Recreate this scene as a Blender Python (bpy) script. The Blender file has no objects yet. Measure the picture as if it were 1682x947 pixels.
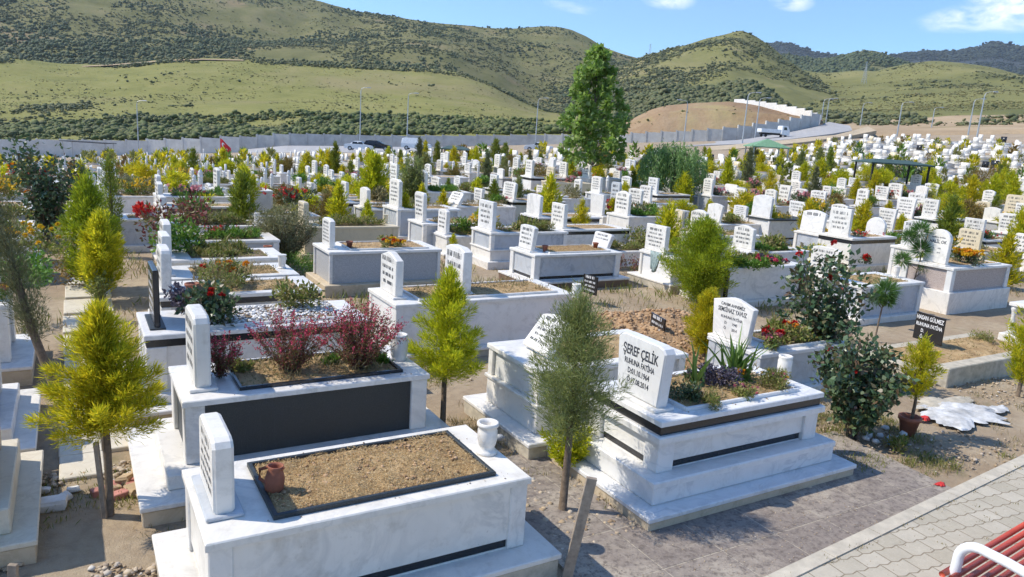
import bpy, math, random
import numpy as np
from mathutils import Vector, Matrix
R = random.Random(7)
NP = np.random.default_rng(7)
sc = bpy.context.scene
COL = sc.collection
rad = math.radians

# ------------------------------------------------------------------ camera
PW, PH = 1682.0, 947.0
FPX, YAW, PITCH, ROLL, CAMH = 1224.5, 0.5388, 0.2098, 0.0651, 3.186
_f = np.array([math.sin(YAW)*math.cos(PITCH), math.cos(YAW)*math.cos(PITCH), -math.sin(PITCH)])
_r = np.array([math.cos(YAW), -math.sin(YAW), 0.0]); _u = np.cross(_r, _f)
CR = math.cos(ROLL)*_r + math.sin(ROLL)*_u
CU = -math.sin(ROLL)*_r + math.cos(ROLL)*_u
CF = _f
O = np.array([0.0, 0.0, CAMH])
FW = np.array([math.sin(YAW), math.cos(YAW)]); RT = np.array([FW[1], -FW[0]])

def smooth(a, b, x):
    t = np.clip((np.asarray(x, float)-a)/(b-a), 0, 1); return t*t*(3-2*t)

def ground(x, y):
    """height of the cemetery ground: level by the path, tilting up to the east farther out"""
    x = np.asarray(x, float); y = np.asarray(y, float)
    lat = x*RT[0]+y*RT[1]; dep = np.maximum(x*FW[0]+y*FW[1], 0.0)
    k = np.minimum(1.0, 168.0/np.maximum(np.hypot(lat, dep), 1e-6))
    w = smooth(-.08, .25, lat/np.maximum(np.hypot(lat, dep), 1e-6))
    return (smooth(10, 45, dep)*(1-w)+smooth(12, 128, dep)*w)*(0.09*np.clip(lat*k, -95, 95)+0.35)

def ray(px, py):
    d = CF*FPX + CR*(px-PW/2) - CU*(py-PH/2); return d/np.linalg.norm(d)
def proj(P):
    d = np.asarray(P, float)-O; z = d@CF
    return PW/2+FPX*(d@CR)/z, PH/2-FPX*(d@CU)/z, z
def at(px, py, dz=0.0):
    """world point seen at that place of the photo, dz above the ground"""
    d = ray(px, py); lo = 1.0; t = 1.0
    g = lambda t: (O[2]+t*d[2]) - float(ground(d[0]*t, d[1]*t)) - dz
    while t < 400 and g(t) > 0: lo = t; t *= 1.03
    hi = t
    for _ in range(40):
        m = .5*(lo+hi)
        if g(m) > 0: lo = m
        else: hi = m
    return O+hi*d
def atd(px, py, dist):
    d = ray(px, py); return O + d*(dist/math.hypot(d[0], d[1]))
def height_at(P, px, py):
    """height over P's foot at which the vertical through P meets the image row py"""
    d = ray(px, py); t = math.hypot(P[0], P[1])/math.hypot(d[0], d[1]); return O[2]+t*d[2]-P[2]
def depth_of(P): return float((np.asarray(P, float)-O)@CF)

# ------------------------------------------------------------------ noise
def _h(ix, iy, s):
    v = np.sin(ix*127.1+iy*311.7+s*74.7)*43758.5453; return v-np.floor(v)
def vnoise(x, y, s=0):
    x = np.asarray(x, float); y = np.asarray(y, float)
    ix = np.floor(x); iy = np.floor(y); fx = x-ix; fy = y-iy
    fx = fx*fx*(3-2*fx); fy = fy*fy*(3-2*fy)
    a = _h(ix, iy, s)*(1-fx)+_h(ix+1, iy, s)*fx; b = _h(ix, iy+1, s)*(1-fx)+_h(ix+1, iy+1, s)*fx
    return a*(1-fy)+b*fy
def fbm(x, y, s=0, o=4):
    t = 0; a = .5; n = 0
    for i in range(o): t = t+a*vnoise(x, y, s+i*13); n += a; a *= .5; x = x*2.03; y = y*2.03
    return t/n

# ------------------------------------------------------------------ materials
def new_mat(name):
    m = bpy.data.materials.new(name); m.use_nodes = True
    nt = m.node_tree; nt.nodes.clear()
    out = nt.nodes.new('ShaderNodeOutputMaterial'); b = nt.nodes.new('ShaderNodeBsdfPrincipled')
    nt.links.new(b.outputs[0], out.inputs[0]); return m, nt, b, out
def N(nt, t, **kw):
    n = nt.nodes.new(t)
    for k, v in kw.items():
        if hasattr(n, k): setattr(n, k, v)
        else: n.inputs[k].default_value = v
    return n
def ramp(nt, fac, stops, interp='LINEAR'):
    r = nt.nodes.new('ShaderNodeValToRGB'); cr = r.color_ramp; cr.interpolation = interp
    while len(cr.elements) < len(stops): cr.elements.new(.5)
    for e, (p, c) in zip(cr.elements, stops):
        e.position = p; e.color = (c, c, c, 1) if isinstance(c, (int, float)) else (*c, 1)
    nt.links.new(fac, r.inputs[0]); return r.outputs[0]
def objcoord(nt, world=False):
    if world:
        return N(nt, 'ShaderNodeNewGeometry').outputs['Position']
    tc = N(nt, 'ShaderNodeTexCoord'); oi = N(nt, 'ShaderNodeObjectInfo')
    ad = N(nt, 'ShaderNodeVectorMath', operation='MULTIPLY_ADD')
    cm = N(nt, 'ShaderNodeCombineXYZ')
    for i in range(3): nt.links.new(oi.outputs['Random'], cm.inputs[i])
    nt.links.new(cm.outputs[0], ad.inputs[0]); ad.inputs[1].default_value = (37, 53, 71)
    nt.links.new(tc.outputs['Object'], ad.inputs[2]); return ad.outputs[0]
def noise(nt, co, scale, detail=4, rough=.55, dist=0):
    n = N(nt, 'ShaderNodeTexNoise'); n.inputs['Scale'].default_value = scale; n.inputs['Detail'].default_value = detail
    n.inputs['Roughness'].default_value = rough; n.inputs['Distortion'].default_value = dist
    nt.links.new(co, n.inputs['Vector']); return n.outputs['Fac']
def mix(nt, fac, a, b, mode='MIX'):
    m = N(nt, 'ShaderNodeMix', data_type='RGBA', blend_type=mode)
    for s, v in ((m.inputs[0], fac), (m.inputs[6], a), (m.inputs[7], b)):
        if isinstance(v, (int, float)): s.default_value = v
        elif isinstance(v, tuple): s.default_value = (*v, 1)
        else: nt.links.new(v, s)
    return m.outputs[2]
def bump(nt, b, h, strength=.3, dist=.01):
    n = N(nt, 'ShaderNodeBump'); n.inputs['Strength'].default_value = strength; n.inputs['Distance'].default_value = dist
    nt.links.new(h, n.inputs['Height']); nt.links.new(n.outputs[0], b.inputs['Normal'])

def marble(name, base, vein, vs=1.6, amount=.5, rough=.38, dirt=(.42, .37, .29), dirtamt=.5, world=False):
    m, nt, b, _ = new_mat(name); co = objcoord(nt, world)
    n1 = noise(nt, co, vs, 5, .6, 1.6); v = ramp(nt, n1, [(.44, 0), (.5, 1), (.56, 0)])
    n2 = noise(nt, co, vs*.6, 3, .6, .5); v2 = ramp(nt, n2, [(.35, 0), (.7, 1)])
    mul = N(nt, 'ShaderNodeMath', operation='MULTIPLY'); nt.links.new(v, mul.inputs[0]); nt.links.new(v2, mul.inputs[1])
    mu2 = N(nt, 'ShaderNodeMath', operation='MULTIPLY'); nt.links.new(mul.outputs[0], mu2.inputs[0]); mu2.inputs[1].default_value = amount
    c = mix(nt, mu2.outputs[0], base, vein)
    n3 = noise(nt, co, 7, 5, .7); g = ramp(nt, n3, [(.52, 0), (.78, dirtamt)])
    c = mix(nt, g, c, dirt)
    mp = N(nt, 'ShaderNodeMapping'); mp.inputs['Scale'].default_value = (9, 9, .55); nt.links.new(co, mp.inputs[0]); c = mix(nt, ramp(nt, noise(nt, mp.outputs[0], 1.3, 6, .75), [(.56, 0), (.8, .34*min(1, dirtamt*2))]), c, (.50, .45, .36))
    c = mix(nt, ramp(nt, noise(nt, co, 26, 3, .6), [(.70, 0), (.76, .35)]), c, (.30, .28, .24))
    n5 = noise(nt, co, 2.2, 3, .6); c = mix(nt, ramp(nt, n5, [(.3, 0), (.75, .22)]), c, vein)
    oi = N(nt, 'ShaderNodeObjectInfo')
    tint = ramp(nt, oi.outputs['Random'], [(0, (1, 1, 1)), (.35, (.97, .95, .9)), (.6, (.93, .94, .96)), (.8, (1, .98, .94)), (1, (.9, .9, .88))])
    c = mix(nt, 1.0, c, tint, 'MULTIPLY')
    nt.links.new(c, b.inputs['Base Color']); b.inputs['Roughness'].default_value = rough
    n4 = noise(nt, co, 60, 3); bump(nt, b, n4, .06, .004)
    return m
def speckle(name, cols, scale=180, rough=.4, bmp=0, streak=False):
    m, nt, b, _ = new_mat(name); co = objcoord(nt)
    n = noise(nt, co, scale, 3, .75)
    st = [(.3+.4*i/(len(cols)-1), c) for i, c in enumerate(cols)]
    c = ramp(nt, n, st)
    n2 = noise(nt, co, 3, 4); c = mix(nt, ramp(nt, n2, [(.4, 0), (.8, .35)]), c, cols[len(cols)//2])
    if streak:
        mp = N(nt, 'ShaderNodeMapping'); mp.inputs['Scale'].default_value = (14, 14, .7); nt.links.new(co, mp.inputs[0])
        s = noise(nt, mp.outputs[0], .9, 5, .75); c = mix(nt, ramp(nt, s, [(.60, 0), (.85, .22)]), c, (.20, .23, .24))
    nt.links.new(c, b.inputs['Base Color']); b.inputs['Roughness'].default_value = rough
    if bmp: bump(nt, b, n, bmp, .006)
    return m
def plain(name, col, rough=.5, metal=0, var=.15, scale=6, bmp=0, bscale=40, world=False):
    m, nt, b, _ = new_mat(name); co = objcoord(nt, world)
    n = noise(nt, co, scale, 5, .65)
    lo = tuple(x*(1-var) for x in col); hi = tuple(min(1, x*(1+var)) for x in col)
    nt.links.new(ramp(nt, n, [(.3, lo), (.7, hi)]), b.inputs['Base Color'])
    b.inputs['Roughness'].default_value = rough; b.inputs['Metallic'].default_value = metal
    if bmp: bump(nt, b, noise(nt, co, bscale, 5, .7), bmp, .01)
    return m
def leaf(name, cols, rough=.5, trans=.35, hue=True):
    m, nt, b, out = new_mat(name)
    g = N(nt, 'ShaderNodeNewGeometry'); oi = N(nt, 'ShaderNodeObjectInfo')
    st = [(i/(len(cols)-1), c) for i, c in enumerate(cols)]
    c = ramp(nt, g.outputs['Random Per Island'], st)
    if hue:
        t = ramp(nt, oi.outputs['Random'], [(0, (.88, .96, .85)), (.5, (1, 1, 1)), (1, (1.0, .9, .8))])
        c = mix(nt, 1.0, c, t, 'MULTIPLY')
    nt.links.new(c, b.inputs['Base Color']); b.inputs['Roughness'].default_value = rough
    tr = N(nt, 'ShaderNodeBsdfTranslucent'); nt.links.new(c, tr.inputs[0])
    mx = N(nt, 'ShaderNodeMixShader'); mx.inputs[0].default_value = trans
    nt.links.new(b.outputs[0], mx.inputs[1]); nt.links.new(tr.outputs[0], mx.inputs[2]); nt.links.new(mx.outputs[0], out.inputs[0])
    return m
def earth(name, cols, scale=3, grain=60, rough=.95, bmp=.5, world=True, dist=.02):
    m, nt, b, _ = new_mat(name); co = objcoord(nt, world)
    n1 = noise(nt, co, scale, 6, .62, .3); n2 = noise(nt, co, grain, 4, .7)
    ad = N(nt, 'ShaderNodeMath', operation='MULTIPLY_ADD'); nt.links.new(n2, ad.inputs[0]); ad.inputs[1].default_value = .5; nt.links.new(n1, ad.inputs[2])
    st = [(.5+.5*i/(len(cols)-1), c) for i, c in enumerate(cols)]
    nt.links.new(ramp(nt, ad.outputs[0], st), b.inputs['Base Color']); b.inputs['Roughness'].default_value = rough
    bump(nt, b, ad.outputs[0], bmp, dist); return m

M = {}
M['white'] = marble('white_marble', (.82, .79, .74), (.48, .475, .46), 1.5, .6)
M['white2'] = marble('veined_marble', (.79, .78, .755), (.47, .48, .49), 2.2, .7, dirtamt=.3)
M['grey'] = marble('grey_marble', (.52, .54, .56), (.26, .29, .33), 2.6, .8)
M['cream'] = marble('cream_marble', (.70, .60, .42), (.5, .4, .25), 1.8, .5)
M['beige'] = marble('beige_limestone', (.60, .50, .36), (.40, .31, .2), 3, .6, .7, (.30, .23, .14), .7)
M['travert'] = marble('pale_travertine', (.70, .64, .52), (.5, .42, .3), 3, .5, .6, (.34, .28, .2), .6)
M['black'] = speckle('black_granite', [(.012, .012, .013), (.03, .03, .032)], 160, .22)
M['charcoal'] = speckle('charcoal_granite', [(.010, .014, .016), (.022, .029, .032), (.075, .085, .09)], 150, .5, streak=True)
M['granite'] = speckle('grey_granite', [(.22, .23, .24), (.40, .40, .40), (.60, .60, .58)], 120, .5)
M['pink'] = speckle('pink_granite', [(.22, .17, .15), (.42, .34, .30), (.62, .55, .50)], 90, .5)
M['brown'] = speckle('brown_granite', [(.08, .05, .04), (.17, .11, .08), (.25, .17, .13)], 120, .4)
M['concrete'] = plain('rough_concrete', (.46, .41, .32), .9, 0, .25, 9, .4, 60)
M['greyconc'] = plain('grey_concrete', (.36, .37, .38), .9, 0, .18, 2.5, .3, 30)
M['text'] = plain('engraved_paint', (.03, .035, .045), .6)
M['whitetext'] = plain('white_paint_letters', (.75, .75, .75), .6)
M['soil'] = earth('grave_soil', [(.24, .145, .065), (.42, .28, .13), (.58, .42, .23)], 5, 90, .95, .8, False, .03)
M['soil2'] = earth('dark_grave_soil', [(.09, .062, .04), (.2, .14, .085), (.3, .23, .15)], 6, 90, .95, .8, False, .03)
M['straw'] = leaf('dry_straw', [(.56, .40, .18), (.68, .51, .27), (.46, .31, .14), (.74, .60, .36), (.34, .22, .10)], .8, .25, False)
M['clay'] = plain('terracotta', (.30, .105, .06), .75, 0, .25, 10, .2)
M['mound'] = earth('dug_earth', [(.25, .145, .07), (.41, .255, .13), (.54, .37, .21)], 2.5, 26, .95, 1.0, True, .06)
M['wood'] = plain('weathered_wood', (.30, .24, .18), .85, 0, .3, 18, .3)
M['bark'] = plain('grey_brown_bark', (.15, .11, .075), .9, 0, .35, 25, .6)
M['steel'] = plain('galvanised_steel', (.45, .47, .48), .45, .6)
M['redpaint'] = plain('orange_red_slat_paint', (.50, .075, .04), .5, 0, .15)
M['whitepaint'] = plain('white_tube_paint', (.80, .80, .80), .3, 0, .03)
M['roofgreen'] = plain('green_sheet_roof', (.05, .085, .065), .6, 0, .2)
M['tentgreen'] = plain('pale_green_canvas', (.16, .30, .17), .7, 0, .2)
M['rubber'] = plain('tyre_rubber', (.02, .02, .02), .8)
M['glass'] = plain('dark_window_glass', (.02, .025, .03), .1)
M['carblack'] = plain('black_car_paint', (.012, .013, .015), .2)
M['carwhite'] = plain('white_car_paint', (.72, .74, .75), .3)
M['flagred'] = plain('red_flag_cloth', (.62, .02, .03), .7, 0, .1)
M['flagwhite'] = plain('white_flag_cloth', (.8, .8, .8), .7, 0, .05)
M['blue'] = plain('light_blue_paint', (.16, .42, .58), .5)
M['scarf'] = plain('grey_green_cloth', (.28, .35, .33), .9, 0, .4, 20)
M['ribbon'] = plain('red_ribbon_cloth', (.55, .03, .025), .7)
M['sack'] = plain('faded_white_sack', (.52, .52, .51), .9, 0, .4, 6, .6, 16)
M['bluepet'] = plain('pale_blue_plastic', (.22, .38, .55), .25)
M['bluecap'] = plain('blue_cap', (.03, .14, .5), .4)
M['redbrick'] = plain('red_paver', (.44, .19, .15), .9, 0, .25, 8, .3)
M['rubblestone'] = plain('tan_rubble_stone', (.40, .29, .17), .9, 0, .35, 5, .4, 20)
M['whitestone'] = plain('white_pebble_stone', (.66, .64, .60), .7, 0, .2, 5)
M['pebble'] = leaf('white_pebbles', [(.75, .74, .71), (.55, .53, .5), (.82, .81, .79), (.62, .55, .47)], .5, 0, False)
M['goldleaf'] = leaf('golden_cypress_leaf', [(.54, .53, .018), (.76, .68, .03), (.34, .40, .018), (.82, .71, .035), (.67, .61, .024), (.45, .48, .018), (.23, .30, .018), (.73, .65, .028)], .6, .58)
M['limeleaf'] = leaf('lime_cypress_leaf', [(.30, .38, .018), (.46, .50, .02), (.20, .28, .018), (.58, .58, .025), (.14, .21, .016), (.38, .44, .02)], .6, .36)
M['greenleaf'] = leaf('green_cypress_leaf', [(.12, .18, .018), (.20, .25, .022), (.30, .33, .025), (.15, .22, .025)], .55, .3)
M['oliveleaf'] = leaf('olive_cypress_leaf', [(.20, .24, .07), (.28, .30, .10), (.34, .35, .13), (.15, .185, .055)], .6, .5)
M['darkleaf'] = leaf('dark_cypress_leaf', [(.11, .135, .06), (.17, .19, .085), (.24, .25, .12)], .6, .2)
M['mapleleaf'] = leaf('broad_tree_leaf', [(.18, .32, .05), (.24, .40, .08), (.31, .47, .13), (.13, .25, .04), (.42, .55, .22)], .32, .6)
M['roseleaf'] = leaf('rose_leaf', [(.045, .095, .038), (.075, .135, .055), (.12, .18, .085), (.085, .11, .04), (.15, .09, .055)], .38, .2)
M['bushleaf'] = leaf('bright_bush_leaf', [(.08, .19, .018), (.14, .27, .03), (.20, .33, .045)], .5, .3)
M['greybush'] = leaf('grey_herb_leaf', [(.17, .165, .075), (.25, .235, .11), (.32, .29, .13), (.13, .125, .06)], .7, .2)
M['rustbush'] = leaf('rusty_bush_leaf', [(.22, .13, .03), (.30, .20, .05), (.17, .16, .04), (.34, .25, .08)], .7, .25)
M['willowleaf'] = leaf('willow_leaf', [(.20, .32, .10), (.26, .38, .13), (.32, .42, .17), (.15, .26, .08)], .6, .45)
M['gauraleaf'] = leaf('wine_red_leaf', [(.19, .045, .045), (.26, .06, .06), (.14, .13, .035), (.18, .16, .045), (.13, .06, .035), (.30, .05, .06)], .6, .25, False)
M['magenta'] = leaf('magenta_petal', [(.66, .03, .10), (.70, .10, .18), (.52, .02, .07)], .6, .3, False)
M['red'] = leaf('red_petal', [(.50, .012, .012), (.62, .03, .02), (.35, .005, .01)], .55, .25, False)
M['pinkp'] = leaf('pink_petal', [(.62, .16, .22), (.66, .30, .32), (.55, .10, .16)], .6, .3, False)
M['yellowp'] = leaf('yellow_petal', [(.75, .46, .01), (.78, .55, .03), (.70, .36, .01)], .6, .3, False)
M['orangep'] = leaf('orange_petal', [(.80, .27, .01), (.75, .36, .02)], .6, .3, False)
M['violetp'] = leaf('dusky_violet_leaf', [(.06, .05, .075), (.10, .085, .12), (.15, .13, .17)], .6, .2, False)
M['irisleaf'] = leaf('sword_leaf', [(.10, .19, .03), (.15, .25, .05), (.07, .14, .025)], .45, .3, False)
M['needle'] = leaf('pine_needle', [(.07, .16, .03), (.11, .22, .05), (.15, .27, .06)], .5, .25, False)
M['weed'] = leaf('path_weed', [(.14, .19, .03), (.22, .26, .045), (.27, .24, .08), (.36, .29, .13)], .7, .3, False)
M['dryweed'] = leaf('dry_weed', [(.34, .26, .13), (.44, .34, .18), (.22, .19, .07), (.16, .17, .05)], .8, .25, False)
M['chip'] = leaf('soil_chips', [(.32, .23, .14), (.44, .34, .22), (.52, .43, .32), (.24, .16, .09), (.58, .53, .46)], .95, 0, False)
M['clod'] = leaf('earth_clods', [(.28, .165, .08), (.40, .25, .13), (.50, .34, .2), (.22, .13, .065)], .95, 0, False)
M['scrub'] = leaf('hill_scrub', [(.08, .10, .038), (.115, .132, .05), (.155, .155, .062), (.09, .11, .046), (.17, .165, .075)], .8, .1, False)
M['farforest'] = leaf('far_hill_forest', [(.018, .03, .02), (.03, .045, .026), (.04, .055, .03)], .8, .05, False)
M['tuft'] = leaf('meadow_tufts', [(.17, .165, .058), (.23, .21, .08), (.28, .245, .11), (.14, .15, .05)], .9, .1, False)
M['forest'] = leaf('hill_forest', [(.052, .080, .032), (.08, .11, .043), (.115, .135, .052), (.065, .09, .04)], .8, .1, False)
M['riverbush'] = leaf('valley_bush', [(.09, .125, .03), (.125, .155, .04), (.17, .18, .055), (.065, .09, .028), (.14, .14, .05)], .8, .15, False)

# ------------------------------------------------------------------ mesh building
class MB:
    def __init__(s): s.v = []; s.f = []; s.m = []
    def add(s, v, f, mat=0):
        n = len(s.v); s.v.extend(tuple(map(float, p)) for p in v)
        s.f.extend(tuple(i+n for i in q) for q in f); s.m.extend([mat]*len(f)); return s
    def box(s, x0, x1, y0, y1, z0, z1, c=.006, mat=0):
        if c <= 0:
            v = [(x, y, z) for z in (z0, z1) for y in (y0, y1) for x in (x0, x1)]
            return s.add(v, [(0, 2, 3, 1), (4, 5, 7, 6), (0, 1, 5, 4), (2, 6, 7, 3), (0, 4, 6, 2), (1, 3, 7, 5)], mat)
        c = min(c, (x1-x0)*.45, (y1-y0)*.45, (z1-z0)*.45)
        X = (x0, x1); Y = (y0, y1); Z = (z0, z1); v = []; ix = {}
        for i in (0, 1):
            for j in (0, 1):
                for k in (0, 1):
                    dx = c*(1-2*i); dy = c*(1-2*j); dz = c*(1-2*k)
                    ix[i, j, k] = len(v)
                    v += [(X[i], Y[j]+dy, Z[k]+dz), (X[i]+dx, Y[j], Z[k]+dz), (X[i]+dx, Y[j]+dy, Z[k])]
        f = []
        def q(a, b, c_, d, ax, flip):
            t = [ix[a]+ax, ix[b]+ax, ix[c_]+ax, ix[d]+ax]; f.append(tuple(t[::-1] if flip else t))
        for e in (0, 1):
            q((e, 0, 0), (e, 1, 0), (e, 1, 1), (e, 0, 1), 0, e == 0)
            q((0, e, 0), (0, e, 1), (1, e, 1), (1, e, 0), 1, e == 0)
            q((0, 0, e), (1, 0, e), (1, 1, e), (0, 1, e), 2, e == 0)
        for a in (0, 1):
            for b in (0, 1):
                A, B = ix[0, a, b], ix[1, a, b]; f.append((A+1, A+2, B+2, B+1) if a == b else (A+2, A+1, B+1, B+2))
                A, B = ix[a, 0, b], ix[a, 1, b]; f.append((A+2, A+0, B+0, B+2) if a == b else (A+0, A+2, B+2, B+0))
                A, B = ix[a, b, 0], ix[a, b, 1]; f.append((A+0, A+1, B+1, B+0) if a == b else (A+1, A+0, B+0, B+1))
        for (i, j, k), A in ix.items():
            f.append((A, A+1, A+2) if (i+j+k) % 2 else (A, A+2, A+1))
        return s.add(v, f, mat)
    def ring(s, x0, x1, y0, y1, a0, a1, b0, b1, z0, z1, c=.006, mat=0):
        """flat frame with a rectangular opening a0..a1, b0..b1"""
        L = []
        for (p0, p1, q0, q1, z) in ((x0, x1, y0, y1, z0), (x0, x1, y0, y1, z1-c), (x0+c, x1-c, y0+c, y1-c, z1), (a0-c, a1+c, b0-c, b1+c, z1), (a0, a1, b0, b1, z1-c), (a0, a1, b0, b1, z0)):
            L += [(p0, q0, z), (p1, q0, z), (p1, q1, z), (p0, q1, z)]
        f = []
        for k in range(6):
            for i in range(4):
                a = k*4+i; b = k*4+(i+1) % 4; k2 = (k+1) % 6
                f.append((a, b, k2*4+(i+1) % 4, k2*4+i))
        return s.add(L, f, mat)
    def prism(s, poly, x0, x1, c=.01, mat=0):
        """outline poly [(y,z)] in the YZ plane, thick from x0 to x1, chamfered"""
        n = len(poly); cy = sum(p[0] for p in poly)/n; cz = sum(p[1] for p in poly)/n
        def ins(p):
            dy, dz = p[0]-cy, p[1]-cz; l = math.hypot(dy, dz); k = 1-c/max(l, 1e-6); return (cy+dy*k, cz+dz*k)
        inn = [ins(p) for p in poly]
        rings = [(x0, inn), (x0+c, poly), (x1-c, poly), (x1, inn)]
        v = [(x, p[0], p[1]) for x, P in rings for p in P]; f = []
        for k in range(3):
            for i in range(n):
                j = (i+1) % n; f.append((k*n+i, k*n+j, (k+1)*n+j, (k+1)*n+i))
        f.append(tuple(range(n))[::-1]); f.append(tuple(3*n+i for i in range(n)))
        return s.add(v, f, mat)
    def lathe(s, prof, cx=0, cy=0, n=16, mat=0):
        v = []; f = []
        for r, z in prof:
            for i in range(n):
                a = 2*math.pi*i/n; v.append((cx+r*math.cos(a), cy+r*math.sin(a), z))
        for k in range(len(prof)-1):
            for i in range(n):
                j = (i+1) % n; f.append((k*n+i, k*n+j, (k+1)*n+j, (k+1)*n+i))
        f.append(tuple(range(n))[::-1]); f.append(tuple((len(prof)-1)*n+i for i in range(n)))
        return s.add(v, f, mat)
    def tube(s, pts, rads, n=8, mat=0):
        P = [Vector(p) for p in pts]; v = []; f = []
        if not hasattr(rads, '__len__'): rads = [rads]*len(P)
        up = Vector((.13, .21, .97)); 
        for i, p in enumerate(P):
            t = (P[min(i+1, len(P)-1)]-P[max(i-1, 0)]).normalized()
            a = t.cross(up)
            if a.length < .05: a = t.cross(Vector((1, 0, 0)))
            a.normalize(); b = t.cross(a)
            for k in range(n):
                w = 2*math.pi*k/n; q = p+(a*math.cos(w)+b*math.sin(w))*rads[i]; v.append(tuple(q))
        for i in range(len(P)-1):
            for k in range(n):
                j = (k+1) % n; f.append((i*n+k, i*n+j, (i+1)*n+j, (i+1)*n+k))
        f.append(tuple(range(n))); f.append(tuple((len(P)-1)*n+i for i in range(n))[::-1])
        return s.add(v, f, mat)
    def mesh(s, name, mats, smoothed=False):
        me = bpy.data.meshes.new(name); me.from_pydata(s.v, [], s.f)
        for m in (mats if isinstance(mats, (list, tuple)) else [mats]): me.materials.append(M[m] if isinstance(m, str) else m)
        if any(s.m): me.polygons.foreach_set('material_index', s.m)
        if smoothed: me.polygons.foreach_set('use_smooth', [True]*len(me.polygons))
        me.update(); return me
    def build(s, name, mats, parent=None, loc=None, smoothed=False):
        return link(name, s.mesh(name, mats, smoothed), parent, loc)

def link(name, me, parent=None, loc=None):
    o = bpy.data.objects.new(name, me); COL.objects.link(o)
    if parent is not None: o.parent = parent
    if loc is not None: o.location = loc
    return o
def np_mesh(name, V, F, mats, midx=None, smoothed=False):
    V = np.asarray(V, np.float32); F = np.asarray(F, np.int32); k = F.shape[1]
    me = bpy.data.meshes.new(name); me.vertices.add(len(V)); me.vertices.foreach_set('co', V.ravel())
    me.loops.add(F.size); me.loops.foreach_set('vertex_index', F.ravel())
    me.polygons.add(len(F)); me.polygons.foreach_set('loop_start', np.arange(0, F.size, k, dtype=np.int32))
    me.polygons.foreach_set('loop_total', np.full(len(F), k, np.int32))
    for m in (mats if isinstance(mats, (list, tuple)) else [mats]): me.materials.append(M[m] if isinstance(m, str) else m)
    if midx is not None: me.polygons.foreach_set('material_index', np.asarray(midx, np.int32))
    if smoothed: me.polygons.foreach_set('use_smooth', np.ones(len(F), bool))
    me.update(calc_edges=True); return me
def tag(o, label=None, cat=None, group=None, kind=None):
    if label: o['label'] = label
    if cat: o['category'] = cat
    if group: o['group'] = group
    if kind: o['kind'] = kind
    return o
def thing(name, label, cat, loc=(0, 0, 0), rz=0, group=None):
    o = bpy.data.objects.new(name, None); COL.objects.link(o); o.location = loc; o.rotation_euler = (0, 0, rz); o.empty_display_size = .1
    return tag(o, label, cat, group)
def copy_thing(root, loc, rz=0, s=1.0, label=None, group=None):
    c = root.copy(); COL.objects.link(c); c.location = loc; c.rotation_euler = (0, 0, rz)
    c.scale = (s, s, s) if isinstance(s, (int, float)) else s
    if label: c['label'] = label
    if group: c['group'] = group
    for ch in list(root.children):
        d = ch.copy(); COL.objects.link(d); d.parent = c
        for g in list(ch.children):
            e = g.copy(); COL.objects.link(e); e.parent = d
    return c

# leaves: N slim diamond blades
def unit(a): return a/np.maximum(np.linalg.norm(a, axis=-1, keepdims=True), 1e-9)
def blades(P, D, L, Wd, rng, fold=.15, face=None):
    n = len(P); D = unit(D); rv = rng.normal(size=(n, 3))
    if face is not None: rv = rv*.42+face
    S = unit(np.cross(D, rv)); Nn = np.cross(D, S)
    L = np.broadcast_to(L, (n,))[:, None]; Wd = np.broadcast_to(Wd, (n,))[:, None]
    mid = P+D*L*.45+Nn*L*fold
    V = np.stack([P, mid+S*Wd*.5, P+D*L, mid-S*Wd*.5], 1).reshape(-1, 3)
    F = np.arange(4*n).reshape(n, 4); return V, F
def blobs(P, r, rng, squash=.8, sub=0):
    """many small rough lumps (icosahedra) merged"""
    t = (1+5**.5)/2
    iv = np.array([(-1, t, 0), (1, t, 0), (-1, -t, 0), (1, -t, 0), (0, -1, t), (0, 1, t), (0, -1, -t), (0, 1, -t), (t, 0, -1), (t, 0, 1), (-t, 0, -1), (-t, 0, 1)])/math.hypot(1, t)
    fv = np.array([(0, 11, 5), (0, 5, 1), (0, 1, 7), (0, 7, 10), (0, 10, 11), (1, 5, 9), (5, 11, 4), (11, 10, 2), (10, 7, 6), (7, 1, 8), (3, 9, 4), (3, 4, 2), (3, 2, 6), (3, 6, 8), (3, 8, 9), (4, 9, 5), (2, 4, 11), (6, 2, 10), (8, 6, 7), (9, 8, 1)])
    n = len(P); r = np.broadcast_to(r, (n,))
    a = rng.uniform(0, 6.28, n); ca, sa = np.cos(a)[:, None], np.sin(a)[:, None]
    j = rng.uniform(.62, 1.25, (n, 12))
    x = iv[None, :, 0]*ca-iv[None, :, 1]*sa; y = iv[None, :, 0]*sa+iv[None, :, 1]*ca; z = np.broadcast_to(iv[None, :, 2], x.shape)*squash
    V = np.stack([x, y, z], -1)*j[..., None]*r[:, None, None]+np.asarray(P)[:, None, :]
    F = (fv[None]+(np.arange(n)*12)[:, None, None]).reshape(-1, 3)
    return V.reshape(-1, 3), F
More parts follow.
